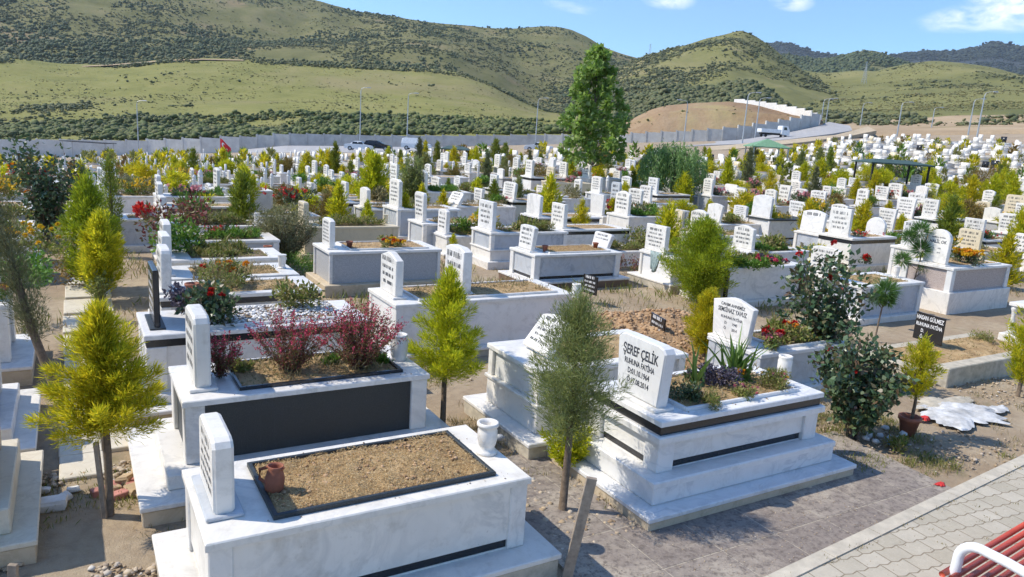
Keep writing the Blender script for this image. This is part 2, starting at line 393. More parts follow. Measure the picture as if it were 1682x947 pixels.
# ------------------------------------------------------------------ inscriptions
_tcache = {}
def text_mesh(lines):
    """lines: [(text, size, y, x_scale)] set in real lettering, centred"""
    key = tuple(lines)
    if key in _tcache: return _tcache[key]
    vs = []; fs = []; n = 0
    for t, size, y, xs in lines:
        cu = bpy.data.curves.new('lettering', 'FONT'); cu.body = t; cu.size = size; cu.align_x = 'CENTER'; cu.extrude = .0008; cu.resolution_u = 2
        cu.offset = size*.02
        o = bpy.data.objects.new('lettering', cu); COL.objects.link(o); bpy.context.view_layer.update()
        dg = bpy.context.evaluated_depsgraph_get(); me = bpy.data.meshes.new_from_object(o.evaluated_get(dg))
        for v in me.vertices: vs.append((v.co.x*xs, v.co.y+y, v.co.z))
        for p in me.polygons: fs.append(tuple(i+n for i in p.vertices))
        n += len(me.vertices); bpy.data.objects.remove(o); bpy.data.curves.remove(cu); bpy.data.meshes.remove(me)
    me = bpy.data.meshes.new('inscription'); me.from_pydata(vs, [], fs); me.update(); _tcache[key] = me; return me
def worn_mesh(w, h, rows, seed):
    """rows of engraved strokes too worn and small to read"""
    key = ('worn', round(w, 2), round(h, 2), rows, seed)
    if key in _tcache: return _tcache[key]
    r = random.Random(seed); vs = []; fs = []
    def q(x0, x1, y0, y1):
        n = len(vs); vs.extend([(x0, y0, 0), (x1, y0, 0), (x1, y1, 0), (x0, y1, 0)]); fs.append((n, n+1, n+2, n+3))
    rh = h/(max(rows, 3.4)+.4)
    for i in range(rows):
        lh = rh*(.62 if i == 0 else .46); y = h/2-rh*(i+.75); lw = lh*.52; wd = w*r.uniform(.6, .86); x = -wd/2; k = 0; sp = r.randint(4, 6)
        while x < wd/2-lw:
            if k == sp: x += lw*.9; sp = k+r.randint(4, 7)
            s = lh*.16
            if r.random() < .85: q(x, x+s, y, y+lh)
            if r.random() < .75: q(x+lw*.72-s, x+lw*.72, y, y+lh*r.choice((1, 1, .6)))
            yy = y+lh*r.choice((0, .42, .84)); q(x+s+.0005, x+lw*.72-s-.0005, yy, yy+s)
            x += lw; k += 1
    me = bpy.data.meshes.new('inscription'); me.from_pydata(vs, [], fs); me.update(); _tcache[key] = me; return me
def put_inscription(parent, me, x, y, z, mat='text', rx=None):
    if not me.materials: me.materials.append(M[mat])
    o = link('inscription', me, parent)
    o.matrix_local = Matrix(((0, 0, -1, x), (-1, 0, 0, y), (0, 1, 0, z), (0, 0, 0, 1)))
    return o
def hs_outline(kind, w, h, taper=1.0):
    a = w/2; b = a*taper
    if kind == 'rect': p = [(-b, 0), (b, 0), (a, h), (-a, h)]
    elif kind == 'gable': p = [(-b, 0), (b, 0), (a, h*.86), (a*.15, h), (-a*.15, h), (-a, h*.86)]
    elif kind == 'clip': p = [(-b, 0), (b, 0), (a, h*.93), (a*.55, h), (-a*.55, h), (-a, h*.93)]
    elif kind == 'round': p = [(-b, 0), (b, 0), (a, h-.45*w)]+[(a*math.cos(t), h-.45*w+.45*w*math.sin(t)) for t in np.linspace(.25, math.pi-.25, 9)]+[(-a, h-.45*w)]
    elif kind == 'shoulder': p = [(-b, 0), (b, 0), (a, h*.66), (a*.97, h*.76), (a*.8, h*.86), (a*.62, h*.93), (a*.25, h), (-a*.25, h), (-a*.62, h*.93), (-a*.8, h*.86), (-a*.97, h*.76), (-a, h*.66)]
    elif kind == 'softrect': p = [(-b, 0), (b, 0), (a, h*.9), (a*.9, h*.97), (a*.72, h), (-a*.72, h), (-a*.9, h*.97), (-a, h*.9)]
    else:  # arch
        p = [(-b, 0), (b, 0), (a, h*.88)]+[(a*x, h*(.88+.12*math.cos(x*math.pi/2))) for x in (.8, .55, .28, 0, -.28, -.55, -.8)]+[(-a, h*.88)]
    return p
def bed_mesh(x0, x1, y0, y1, z, seed, mat, chips=None, amp=.02, n=0):
    rng = np.random.default_rng(seed); nx, ny = 26, 14
    gx, gy = np.meshgrid(np.linspace(x0, x1, nx), np.linspace(y0, y1, ny)); 
    e = np.minimum(np.minimum(gx-x0, x1-gx), np.minimum(gy-y0, y1-gy)); 
    gz = z+(fbm(gx*9, gy*9, seed, 3)-.45)*amp*2*np.clip(e/.06, 0, 1)+.012*np.clip(e/.25, 0, 1)
    V = np.stack([gx, gy, gz], -1).reshape(-1, 3); i = np.arange(nx*ny).reshape(ny, nx)
    F = np.stack([i[:-1, :-1], i[:-1, 1:], i[1:, 1:], i[1:, :-1]], -1).reshape(-1, 4); mi = np.zeros(len(F), int); mats = [mat]
    if chips and n:
        P = np.stack([rng.uniform(x0+.01, x1-.01, n), rng.uniform(y0+.01, y1-.01, n), np.full(n, z+.006)], 1)
        P[:, 2] += (fbm(P[:, 0]*9, P[:, 1]*9, seed, 3)-.45)*amp*2+.006
        D = rng.normal(size=(n, 3)); D[:, 2] = np.abs(D[:, 2])*.4
        thin = .42 if n > 4000 else 1.0; bv, bf = blades(P, D, rng.uniform(.012, .05, n)*(.62 if n > 4000 else 1), rng.uniform(.005, .014, n)*thin, rng, .25)
        F = np.concatenate([F, bf+len(V)]); V = np.concatenate([V, bv]); mi = np.concatenate([mi, np.ones(len(bf), int)]); mats = [mat, chips]
    return np_mesh('soil', V, F, mats, mi, False)
def pebbles_mesh(x0, x1, y0, y1, z, n, seed, r=(.012, .028)):
    rng = np.random.default_rng(seed)
    P = np.stack([rng.uniform(x0+.02, x1-.02, n), rng.uniform(y0+.02, y1-.02, n), z+rng.uniform(-.005, .02, n)], 1)
    V, F = blobs(P, rng.uniform(r[0], r[1], n), rng, .65); return np_mesh('pebbles', V, F, 'pebble')

def tomb(label, P, L=2.2, W=1.03, H=.78, base=((.17, .2, 'white', 'beige'),), body='white', panel=None, pillar=.13, band=None, slab='white', slab_t=.05,
         over=.03, rim=None, bed='soil', hs=None, group=None, rz=0, seed=1, x_bed=.46, foot=None, upper=None, cat='tomb', name='tomb', detail=True, bandmat='black'):
    rt = thing(name, label, cat, (P[0], P[1], P[2]), rz, group)
    z = 0.0; ch = .008 if detail else .0
    for i, st in enumerate(base):
        o_, h_, m_ = st[0], st[1], st[2]; mb = MB()
        if len(st) > 3:
            mb.box(-o_+.015, L+o_-.015, -o_+.015, W+o_-.015, z-(.15 if i == 0 else 0), z+h_-.045, ch, 0); mb.box(-o_, L+o_, -o_, W+o_, z+h_-.0447, z+h_, ch, 1)
            mb.build('base_step', [st[3], m_], rt)
        else:
            mb.box(-o_, L+o_, -o_, W+o_, z-(.15 if i == 0 else 0), z+h_, .01 if detail else 0); mb.build('base_step', [m_], rt)
        z += h_
    zt = H-slab_t
    if upper:      # a second, narrower tier under the top slab
        uh, ui, um = upper
        MB().box(over*.5, L-over*.5, over*.5, W-over*.5, z, zt-uh-.04, ch).build('lower_tier', [body], rt)
        MB().box(-.01, L+.01, -.01, W+.01, zt-uh-.0397, zt-uh, ch).build('ledge', [slab], rt)
        z = zt-uh
    i0 = over+(.02 if panel else 0); bz0 = z
    if band in ('bottom', 'both'):
        MB().box(i0+.015, L-i0-.015, i0+.015, W-i0-.015, z+.012, z+.075, 0).build('dark_band', [bandmat], rt); bz0 = z+.0753
        MB().box(i0+.01, L-i0-.01, i0+.01, W-i0-.01, z, z+.0118, 0).build('plinth_edge', [body], rt)
    bz1 = zt
    if band in ('top', 'both'):
        MB().box(over-.012, L-over+.012, over-.012, W-over+.012, zt-.085, zt-.0003, .003).build('dark_band', [bandmat], rt); bz1 = zt-.0853
    MB().box(i0, L-i0, i0, W-i0, bz0, bz1, ch*.5).build('chest', [panel or body], rt)
    if pillar and detail:
        for (ax, ay) in ((0, 0), (1, 0), (0, 1), (1, 1)):
            e = over-.014; q0 = e if ax == 0 else L-e-pillar; y0 = e if ay == 0 else W-e-pillar
            MB().box(q0, q0+pillar, y0, y0+pillar, z+.0004, bz1-.0006, ch).build('corner_pillar', [body], rt)
    bx0, bx1, by0, by1 = x_bed, L-.26, .15, W-.15
    s = MB()
    if bed == 'none': s.box(0, L, 0, W, zt, H, ch)
    else: s.ring(0, L, 0, W, bx0, bx1, by0, by1, zt, H, max(ch, .003))
    s.build('top_slab', [slab], rt)
    if rim and bed != 'none':
        MB().ring(bx0-.03, bx1+.03, by0-.03, by1+.03, bx0+.001, bx1-.001, by0+.001, by1-.001, H+.0005, H+.032, .004).build('bed_rim', [rim], rt)
    if bed != 'none':
        zz = H-.012+(.02 if rim else 0)
        kind = {'straw': ('soil', 'straw', 15000, .03), 'soil': ('soil', 'chip', 500, .02), 'dark': ('soil2', 'chip', 300, .02), 'green': ('soil2', 'weed', 900, .025), 'dry': ('soil', 'dryweed', 900, .02), 'pebble': ('soil2', None, 0, .01)}[bed]
        link('soil', bed_mesh(bx0, bx1, by0, by1, zz, seed, kind[0], kind[1], kind[3], kind[2] if detail else 0), rt)
        if bed == 'straw':
            rg = np.random.default_rng(8); n_ = 420; Pc = np.stack([rg.uniform(bx0+.02, bx1-.02, n_), rg.uniform(by0+.02, by1-.02, n_), np.full(n_, zz+.012)], 1); kk = fbm(Pc[:, 0]*4, Pc[:, 1]*4, 3, 3) > .48; Pc = Pc[kk]; cl = link('clods', np_mesh('clods', *blobs(Pc, rg.uniform(.006, .020, len(Pc)), rg, .7), 'clod'), rt); cl['kind'] = 'stuff'
        if bed == 'pebble':
            pb = link('pebbles', pebbles_mesh(bx0, bx1, by0, by1, zz+.012, 900, seed), rt); pb['kind'] = 'stuff'
    if bed in ('green', 'dry') and detail: bed_growth(rt, bx0, bx1, by0, by1, H+.005, seed, bed)
    if hs:
        for h in (hs if isinstance(hs, (list, tuple)) else (hs,)): headstone(rt, h, H, W, seed)
    if foot:
        MB().lathe([(.055, H), (.07, H+.012), (.05, H+.03), (.062, H+.12), (.064, H+.2), (.07, H+.205), (.07, H+.222)], L-.15, W*.5, 12).build('foot_vase', [slab], rt, smoothed=False)
    return rt
def bed_growth(rt, x0, x1, y0, y1, z, seed, bed):
    rng = np.random.default_rng(seed+900); n = 2600 if bed == 'green' else 1100
    x = rng.uniform(x0+.03, x1-.03, n); y = rng.uniform(y0+.03, y1-.03, n); k = fbm(x*3.1+seed, y*3.1, seed, 3); m = k > (.44 if bed == 'green' else .52); x, y, k = x[m], y[m], k[m]
    D = rng.normal(size=(len(x), 3))*.55; D[:, 2] = np.abs(D[:, 2])*.6+.55; hh = (k-.40)*(.9 if bed == 'green' else .55)
    P = np.stack([x, y, np.full(len(x), z)+rng.uniform(0, 1, len(x))*hh*.5], 1); V, F = blades(P, D, (.04+hh*.35)*rng.uniform(.5, 1.2, len(x)), rng.uniform(.012, .03, len(x))*(1 if bed == 'green' else .5), rng)
    o = link('bed_weeds', np_mesh('bed_weeds', V, F, ('weed' if seed % 3 else 'bushleaf') if bed == 'green' else 'dryweed'), rt); o['kind'] = 'stuff'
def headstone(rt, h, H, W, seed):
    g = h.get; t = g('t', .09); w = g('w', .6); hh = g('h', .62); x = g('x', .2); y = g('y', W/2)
    zt = H+g('footh', .03); o = None
    if g('foot', True):
        MB().box(x-.05, x+t+.05, y-w/2*g('taper', 1)-.04, y+w/2*g('taper', 1)+.04, H+.0004, zt, .006).build('headstone_foot', [g('footmat', g('mat', 'white'))], rt)
    poly = hs_outline(g('kind', 'arch'), w, hh, g('taper', 1))
    mb = MB().prism([(p[0], p[1]) for p in poly], -t/2, t/2, g('c', .012))
    o = mb.build('headstone', [g('mat', 'white')], rt, (x+t/2, y, zt+.0004)); o.rotation_euler = (0, g('tilt', 0), g('turn', 0))
    if g('text'): me = text_mesh(g('text')); put_inscription(o, me, -t/2-.001, 0, hh*g('tz', .5), g('tmat', 'text'))
    elif g('rows', 4): put_inscription(o, worn_mesh(w*.92, hh*.8, g('rows', 4), g('seed', seed % 5)), -t/2-.0015, 0, hh*.5, g('tmat', 'text'))
    return o

# ------------------------------------------------------------------ plants
def conifer(h, r, th, seed, npl=42, nsp=110, L=.085, w=.017, form='cone', mat='goldleaf', spread=.22, lead=3, up=.35, noise_=.3):
    rng = np.random.default_rng(seed); Vs = []; Fs = []; n0 = 0
    def prof(t):
        if form == 'cone': return (1-t)**.75*(.72+.28*min(1, t/.12))
        if form == 'flame': return max(.05, math.sin(math.pi*(.16+.80*t))**.9*(1-.45*t))
        if form == 'column': return (.75+.25*math.sin(math.pi*t))*(1-t**4)
        return math.sqrt(max(.02, 1-(2*t-1)**2))
    ch = h-th
    for i in range(npl):
        if i < lead: t = .55+.1*i; az = rng.uniform(0, 6.28); Rz = r*.06; rise = ch*(1-t*.8)-rng.uniform(0, .1)*ch; z0 = th+ch*t*.8
        else:
            t = ((i-lead+.5)/(npl-lead))**1.15; az = i*2.39996+rng.uniform(-.4, .4); Rz = r*prof(t)*rng.uniform(.5, 1.22)
            z0 = th+ch*t*.82; rise = ch*rng.uniform(.07, .24)*(1-.3*t)
            if form in ('flame', 'column'): rise *= 1.35
        m = max(10, int(nsp*rng.uniform(.7, 1.2)*(.45+.75*Rz/r)))
        s = rng.beta(1.5, 1.15, m); tip = np.array([math.cos(az)*Rz, math.sin(az)*Rz, 0])
        p = tip[None]*s[:, None]; p[:, 2] = z0+rise*s**1.6
        wd = spread*r*np.sin(np.pi*np.clip(s, 0, 1)**.75)*.8+.015*r/.4
        off = rng.normal(size=(m, 3))*.55*wd[:, None]; off[:, 2] *= .8
        pd = np.stack([np.full(m, tip[0]), np.full(m, tip[1]), rise*1.6*s**.6+.02], 1); pd = unit(pd)
        D = pd*.8+unit(off)*.62+np.array([0, 0, up])+rng.normal(size=(m, 3))*noise_
        P = p+off; P[:, 2] = np.minimum(P[:, 2], h*1.01)
        V, F = blades(P, D, L*rng.uniform(.55, 1.25, m), w*rng.uniform(.6, 1.2, m), rng, .15, unit(np.stack([np.full(m, math.cos(az)), np.full(m, math.sin(az)), np.full(m, .35)], 1)+unit(off)*.6)); Vs.append(V); Fs.append(F+n0); n0 += len(V)
    crown = np_mesh('crown', np.concatenate(Vs), np.concatenate(Fs), mat)
    tr = MB(); b = max(.008, .02*h/1.3)
    pts = [(0, 0, -.05), (R.uniform(-.01, .01)*h, R.uniform(-.01, .01)*h, h*.3), (R.uniform(-.012, .012)*h, R.uniform(-.012, .012)*h, h*.6), (0, 0, h*.92)]
    tr.tube(pts, [b*1.25, b, b*.7, b*.2], 7); trunk = tr.mesh('trunk', 'bark', True)
    return crown, trunk
def put_plant(name, label, cat, loc, parts, group=None, rz=0, s=1.0):
    o = thing(name, label, cat, loc, rz, group); o.scale = (s, s, s) if isinstance(s, (int, float)) else s
    for n, me in parts: link(n, me, o)
    return o
def leafy(centres, rad_, n, L, w, mat, rng, up=.2, name='crown', outward=.5, flat=False):
    c = np.asarray(centres, float); k = rng.integers(0, len(c), n); off = rng.normal(size=(n, 3)); off = unit(off)*(rng.uniform(0, 1, (n, 1))**.45)
    rr = np.broadcast_to(np.asarray(rad_, float), (len(c),))[k][:, None]
    P = c[k]+off*rr; D = off*outward+rng.normal(size=(n, 3))*.5+np.array([0, 0, up])
    V, F = blades(P, D, L*rng.uniform(.6, 1.25, n), w*rng.uniform(.7, 1.2, n), rng, .12, np.array([0, 0, .45])+off*.8); return V, F
def merge(*vf):
    V = []; F = []; mi = []; n = 0
    for i, (v, f) in enumerate(vf): V.append(v); F.append(f+n); mi.append(np.full(len(f), i)); n += len(v)
    return np.concatenate(V), np.concatenate(F), np.concatenate(mi)
def stems_mesh(lines, r0, r1, mat, name='stems', n=5):
    mb = MB()
    for pts in lines: mb.tube(pts, list(np.linspace(r0, r1, len(pts))), n)
    return mb.mesh(name, mat, True)
def bloom_mesh(mat, r, seed, n=26):
    rng = np.random.default_rng(seed); off = unit(rng.normal(size=(n, 3))); off[:, 2] = np.abs(off[:, 2])*.9-.15
    P = off*r*.25; V, F = blades(P, off+rng.normal(size=(n, 3))*.35, r*rng.uniform(.7, 1.1, n), r*.85, rng, .3)
    return np_mesh('bloom', V, F, mat)
def rose_bush(name, label, loc, h, r, seed, nstem=16, nleaf=1600, L=.06, w=.042, mat='roseleaf', bloom=('red',), nbloom=8, bl=.05, group=None, dens=.13, cat='bush', lo=.25):
    rng = np.random.default_rng(seed); lines = []; cen = []
    for i in range(nstem):
        az = i*2.4+rng.uniform(-.4, .4); rr = r*rng.uniform(.25, 1.0); hh = h*rng.uniform(.55, 1.0)*(1-.25*(rr/r)**2)
        b = np.array([rng.normal()*.03, rng.normal()*.03, 0]); t = np.array([math.cos(az)*rr, math.sin(az)*rr, hh])
        pts = [b+(t-b)*s*np.array([s**.4, s**.4, 1])+rng.normal(size=3)*.012*h for s in (0, .25, .5, .75, 1)]; pts[0] = b-np.array([0, 0, .05])
        lines.append([tuple(p) for p in pts])
        for s in (.35, .5, .62, .75, .88, 1.0):
            if s > lo: q = b+(t-b)*s*np.array([s**.4, s**.4, 1]); cen.append(q+rng.normal(size=3)*.035*h)
    V, F = leafy(cen, dens*h*.75, nleaf, L, w, mat, rng, .15)
    o = thing(name, label, cat, loc, 0, group); link('foliage', np_mesh('foliage', V, F, mat), o)
    link('stems', stems_mesh(lines, .010, .004, 'bark'), o)
    bms = [bloom_mesh(b, bl, seed+k) for k, b in enumerate(bloom)]
    tips = [np.array(l[-1]) for l in lines]; rng.shuffle(tips)
    for k in range(nbloom):
        q = tips[k % len(tips)]+rng.normal(size=3)*.05*h+np.array([0, 0, .02]); b = link('bloom', bms[k % len(bms)], o, tuple(q)); b.rotation_euler = (rng.uniform(-.6, .6), rng.uniform(-.6, .6), rng.uniform(0, 6))
    return o
def spray_bush(h, r, seed, nst=80, leaves=30, L=.05, w=.012, mat='greybush', tipmat='yellowp', tipn=6, tipL=.02, droop=0.0, start=.15):
    """many thin stems from one base, small leaves along them, flowers near the tips"""
    rng = np.random.default_rng(seed); P = []; D = []; T = []; SP = []; SD = []; SL = []
    for i in range(nst):
        az = rng.uniform(0, 6.28); rr = r*rng.uniform(.1, 1)**.7; hh = h*rng.uniform(.7, 1.05)*math.sqrt(max(.1, 1-(.75*rr/r)**2))
        b = rng.normal(size=3)*np.array([.08, .08, 0])*r; t = np.array([math.cos(az)*rr, math.sin(az)*rr, hh]); s = rng.uniform(start, 1, leaves)
        q = b[None]+(t-b)[None]*s[:, None]; q[:, 2] = hh*(s+droop*s*(1-s)*2-droop*s**3)
        P.append(q+rng.normal(size=q.shape)*.02*h); D.append(unit(np.repeat((t-b)[None], leaves, 0))*.5+rng.normal(size=q.shape)*.6)
        s = rng.uniform(.8, 1.04, tipn); q = b[None]+(t-b)[None]*s[:, None]; q[:, 2] = hh*(s+droop*s*(1-s)*2-droop*s**3); T.append(q+rng.normal(size=q.shape)*.012*h)
        ss = np.linspace(0, .85, 6); q = b[None]+(t-b)[None]*ss[:, None]; q[:, 2] = hh*(ss+droop*ss*(1-ss)*2-droop*ss**3); SP.append(q[:-1]); SD.append(q[1:]-q[:-1]); SL.append(np.linalg.norm(q[1:]-q[:-1], axis=1)*1.15)
    P = np.concatenate(P); D = np.concatenate(D); T = np.concatenate(T)
    a = blades(P, D, L*rng.uniform(.6, 1.2, len(P)), w*rng.uniform(.6, 1.2, len(P)), rng)
    b = blades(T, rng.normal(size=T.shape)+np.array([0, 0, .6]), tipL*rng.uniform(.6, 1.3, len(T)), tipL*.7, rng)
    SP = np.concatenate(SP); c = blades(SP, np.concatenate(SD), np.concatenate(SL), .005*h/.4, rng, 0)
    out = [('foliage', np_mesh('foliage', *a, mat)), ('stems', np_mesh('stems', *c, 'bark'))]
    if tipn: out.append(('flowers', np_mesh('flowers', *b, tipmat)))
    return out
def clump(r, h, n, L, w, mat, seed, up=.5):
    rng = np.random.default_rng(seed); c = [(rng.normal()*r*.5, rng.normal()*r*.5, h*rng.uniform(.25, .7)) for _ in range(8)]
    return leafy(c, h*.42, n, L, w, mat, rng, up)
def broad_tree(h, r, th, seed, n=6500, L=.17, w=.13, mat='mapleleaf'):
    rng = np.random.default_rng(seed); cen = []; rd = []; lines = [[(0, 0, -.1), (.03, .02, th*.6), (-.03, .03, th), (.05, 0, h*.5), (0, .05, h*.75), (.02, 0, h*.94)]]
    for i in range(96):
        t = (i+.5)/96; az = i*2.4+rng.uniform(-.5, .5); z = th*.92+(h-th)*t
        pr = (min(1, .66+t*2.4) if t < .14 else 1.0-.86*((t-.14)/.86)**1.45); rr = r*pr*rng.uniform(.38, 1.16)
        c = np.array([math.cos(az)*rr*.86, math.sin(az)*rr*.86, z+rng.uniform(-.1, .2)]); cen.append(c); rd.append(rng.uniform(.14, .34)*r/1.7*(1.1-.4*t))
        if i % 2 == 0: lines.append([(0, 0, max(th*.8, z-rr*.8)), tuple(c*np.array([.5, .5, 1])-np.array([0, 0, rr*.3])), tuple(c)])
    for i in range(14):
        t = rng.uniform(.05, .95); cen.append(np.array([rng.normal()*.22*r, rng.normal()*.22*r, th+(h-th)*t])); rd.append(.3*r/1.7)
    V, F = leafy(cen, rd, n, L, w, mat, rng, -.1, outward=.7)
    mb = MB(); mb.tube(lines[0], [.075, .065, .06, .045, .03, .012], 8)
    for l in lines[1:]: mb.tube(l, [.022, .014, .006], 5)
    return [('crown', np_mesh('crown', V, F, mat)), ('trunk', mb.mesh('trunk', 'bark', True))]
def willow(h, r, seed, mat='willowleaf'):
    rng = np.random.default_rng(seed); P = []; D = []
    for i in range(210):
        az = rng.uniform(0, 6.28); rr = r*rng.uniform(.0, 1)**.6; top = h*(.55+.45*math.sqrt(max(0, 1-(rr/r)**2*.8)))*rng.uniform(.85, 1); ln = top*rng.uniform(.35, .85); m = 42
        s = np.linspace(0, 1, m); p = np.stack([np.cos(az)*rr*(1+.12*s), np.sin(az)*rr*(1+.12*s), top-ln*s], 1)+rng.normal(size=(m, 3))*.045
        P.append(p); D.append(rng.normal(size=(m, 3))*.5+np.array([0, 0, -.9]))
    P = np.concatenate(P); D = np.concatenate(D); V, F = blades(P, D, .16*h/2.5, .034*h/2.5, rng)
    mb = MB(); mb.tube([(0, 0, -.1), (.05, 0, h*.4), (0, 0, h*.8)], [.07, .05, .02], 7)
    for i in range(10):
        a = i*.63; mb.tube([(.03, 0, h*.4), (math.cos(a)*r*.4, math.sin(a)*r*.4, h*.8), (math.cos(a)*r*.7, math.sin(a)*r*.7, h*.75)], [.03, .02, .006], 5)
    return [('crown', np_mesh('crown', V, F, mat)), ('trunk', mb.mesh('trunk', 'bark', True))]
def pine_sapling(h, seed, tufts, lean=(0, 0)):
    rng = np.random.default_rng(seed); Vs = []; Fs = []; n0 = 0; lines = [[(0, 0, -.05), (lean[0]*.4, lean[1]*.4, h*.4), (lean[0], lean[1], h*.93)]]
    for (dx, dy, z, rr) in tufts:
        c = np.array([dx, dy, z*h]); m = 520; off = unit(rng.normal(size=(m, 3))); P = c+off*rr*.22; 
        D = off+np.array([0, 0, .45])+rng.normal(size=(m, 3))*.15; V, F = blades(P, D, rr*rng.uniform(.6, 1.05, m), .010, rng, .05); Vs.append(V); Fs.append(F+n0); n0 += len(V)
        s = z-.12; lines.append([(lean[0]*s, lean[1]*s, s*h), tuple(c)])
    mb = MB(); mb.tube(lines[0], [.018, .014, .006], 7)
    for l in lines[1:]: mb.tube(l, [.008, .005], 5)
    return [('needles', np_mesh('needles', np.concatenate(Vs), np.concatenate(Fs), 'needle')), ('trunk', mb.mesh('trunk', 'bark', True))]
def tuft_stuff(name, pts, n, L, w, mat, seed, spread=.05, up=1.0, kind='stuff'):
    rng = np.random.default_rng(seed); P = np.repeat(np.asarray(pts, float), n, 0); P = P+rng.normal(size=P.shape)*np.array([spread, spread, 0])
    D = rng.normal(size=P.shape)*.55; D[:, 2] = np.abs(D[:, 2])+up
    V, F = blades(P, D, L*rng.uniform(.4, 1.3, len(P)), w, rng, .05); return tag(link(name, np_mesh(name, V, F, mat)), kind=kind)
# ------------------------------------------------------------------ sun, sky, camera
SUN_EL, SUN_AZ = rad(48), math.atan2(.53, -.85)          # the sun stands to the west-north-west of the lens, shadows run east
sd = Vector((math.cos(SUN_AZ)*math.cos(SUN_EL), math.sin(SUN_AZ)*math.cos(SUN_EL), math.sin(SUN_EL)))
sl = bpy.data.lights.new('sun', 'SUN'); sl.energy = 3.45; sl.angle = rad(.5); sl.color = (1.0, .925, .80)
so = bpy.data.objects.new('sun', sl); COL.objects.link(so); so.rotation_euler = sd.to_track_quat('Z', 'Y').to_euler(); so.location = (-30, 20, 60)
w = bpy.data.worlds.new('World'); sc.world = w; w.use_nodes = True; nt = w.node_tree; nt.nodes.clear()
wo = N(nt, 'ShaderNodeOutputWorld'); bg = N(nt, 'ShaderNodeBackground'); sky = N(nt, 'ShaderNodeTexSky')
sky.sky_type = 'NISHITA'; sky.sun_disc = False; sky.sun_elevation = SUN_EL; sky.sun_rotation = math.atan2(sd.x, sd.y) % (2*math.pi)
sky.altitude = 300; sky.air_density = 1.0; sky.dust_density = .12; sky.ozone_density = 3.5
tcw = N(nt, 'ShaderNodeTexCoord')
def dirmask(px, py, sx, sy, rot=0):
    """soft patch of sky round one direction, for one drifting cloud"""
    d = ray(px, py); rr = np.cross(d, [0, 0, 1]); rr /= np.linalg.norm(rr); uu = np.cross(rr, d); c, s = math.cos(rot), math.sin(rot)
    a = (rr*c+uu*s)/sx; b = (-rr*s+uu*c)/sy
    def dot(v):
        n = N(nt, 'ShaderNodeVectorMath', operation='DOT_PRODUCT'); nt.links.new(tcw.outputs['Generated'], n.inputs[0]); n.inputs[1].default_value = tuple(v); return n.outputs['Value']
    def m(op, x, y):
        n = N(nt, 'ShaderNodeMath', operation=op)
        for i, v in enumerate((x, y)):
            if isinstance(v, (int, float)): n.inputs[i].default_value = v
            else: nt.links.new(v, n.inputs[i])
        return n.outputs[0]
    q = m('ADD', m('POWER', m('ABSOLUTE', dot(a), 0), 2.0), m('POWER', m('ABSOLUTE', dot(b), 0), 2.0))
    front = m('GREATER_THAN', dot(d), 0.0)
    n = m('MAXIMUM', m('SUBTRACT', 1.0, q), 0.0)
    return m('MULTIPLY', n, front), m
clouds = None
for px, py, sx, sy, rot, k in ((1640, 22, .085, .018, .12, 1.0), (1690, 5, .07, .03, .1, 1.0), (1300, 2, .028, .012, -.1, .75), (1098, 0, .035, .012, -.05, .8), (940, 12, .04, .007, -.12, .4)):
    a, m_ = dirmask(px, py, sx, sy, rot); a = m_('MULTIPLY', a, k); clouds = a if clouds is None else m_('MAXIMUM', clouds, a)
mpc = N(nt, 'ShaderNodeMapping'); mpc.inputs['Scale'].default_value = (1, 1, 2.4); nt.links.new(tcw.outputs['Generated'], mpc.inputs[0])
nz = noise(nt, mpc.outputs[0], 22, 7, .62, .3)
cm = m_('MULTIPLY', clouds, m_('MAXIMUM', m_('MULTIPLY', m_('SUBTRACT', nz, .36), 4.2), 0.0)); cm = m_('MINIMUM', cm, .92)
tint = mix(nt, 1.0, sky.outputs[0], (.61, .80, .98), 'MULTIPLY')
skyc = mix(nt, cm, tint, (6.4, 6.7, 7.1)); nt.links.new(skyc, bg.inputs[0]); bg.inputs[1].default_value = .145
nt.links.new(bg.outputs[0], wo.inputs[0])
cam = bpy.data.cameras.new('camera'); co_ = bpy.data.objects.new('camera', cam); COL.objects.link(co_); sc.camera = co_
cam.sensor_width = 36; cam.lens = 36*FPX/PW; cam.clip_start = .05; cam.clip_end = 20000
co_.matrix_world = Matrix(((CR[0], CU[0], -CF[0], 0), (CR[1], CU[1], -CF[1], 0), (CR[2], CU[2], -CF[2], CAMH), (0, 0, 0, 1)))
vs = sc.view_settings; vs.view_transform = 'Standard'; vs.look = 'None'; vs.gamma = 1; vs.use_curve_mapping = False; vs.exposure = .72
sc.display_settings.display_device = 'sRGB'
cy = sc.cycles; cy.max_bounces = 6; cy.diffuse_bounces = 3; cy.glossy_bounces = 2; cy.transmission_bounces = 3; cy.use_denoising = True; cy.caustics_reflective = False; cy.caustics_refractive = False
cy.use_adaptive_sampling = True; cy.adaptive_threshold = .02

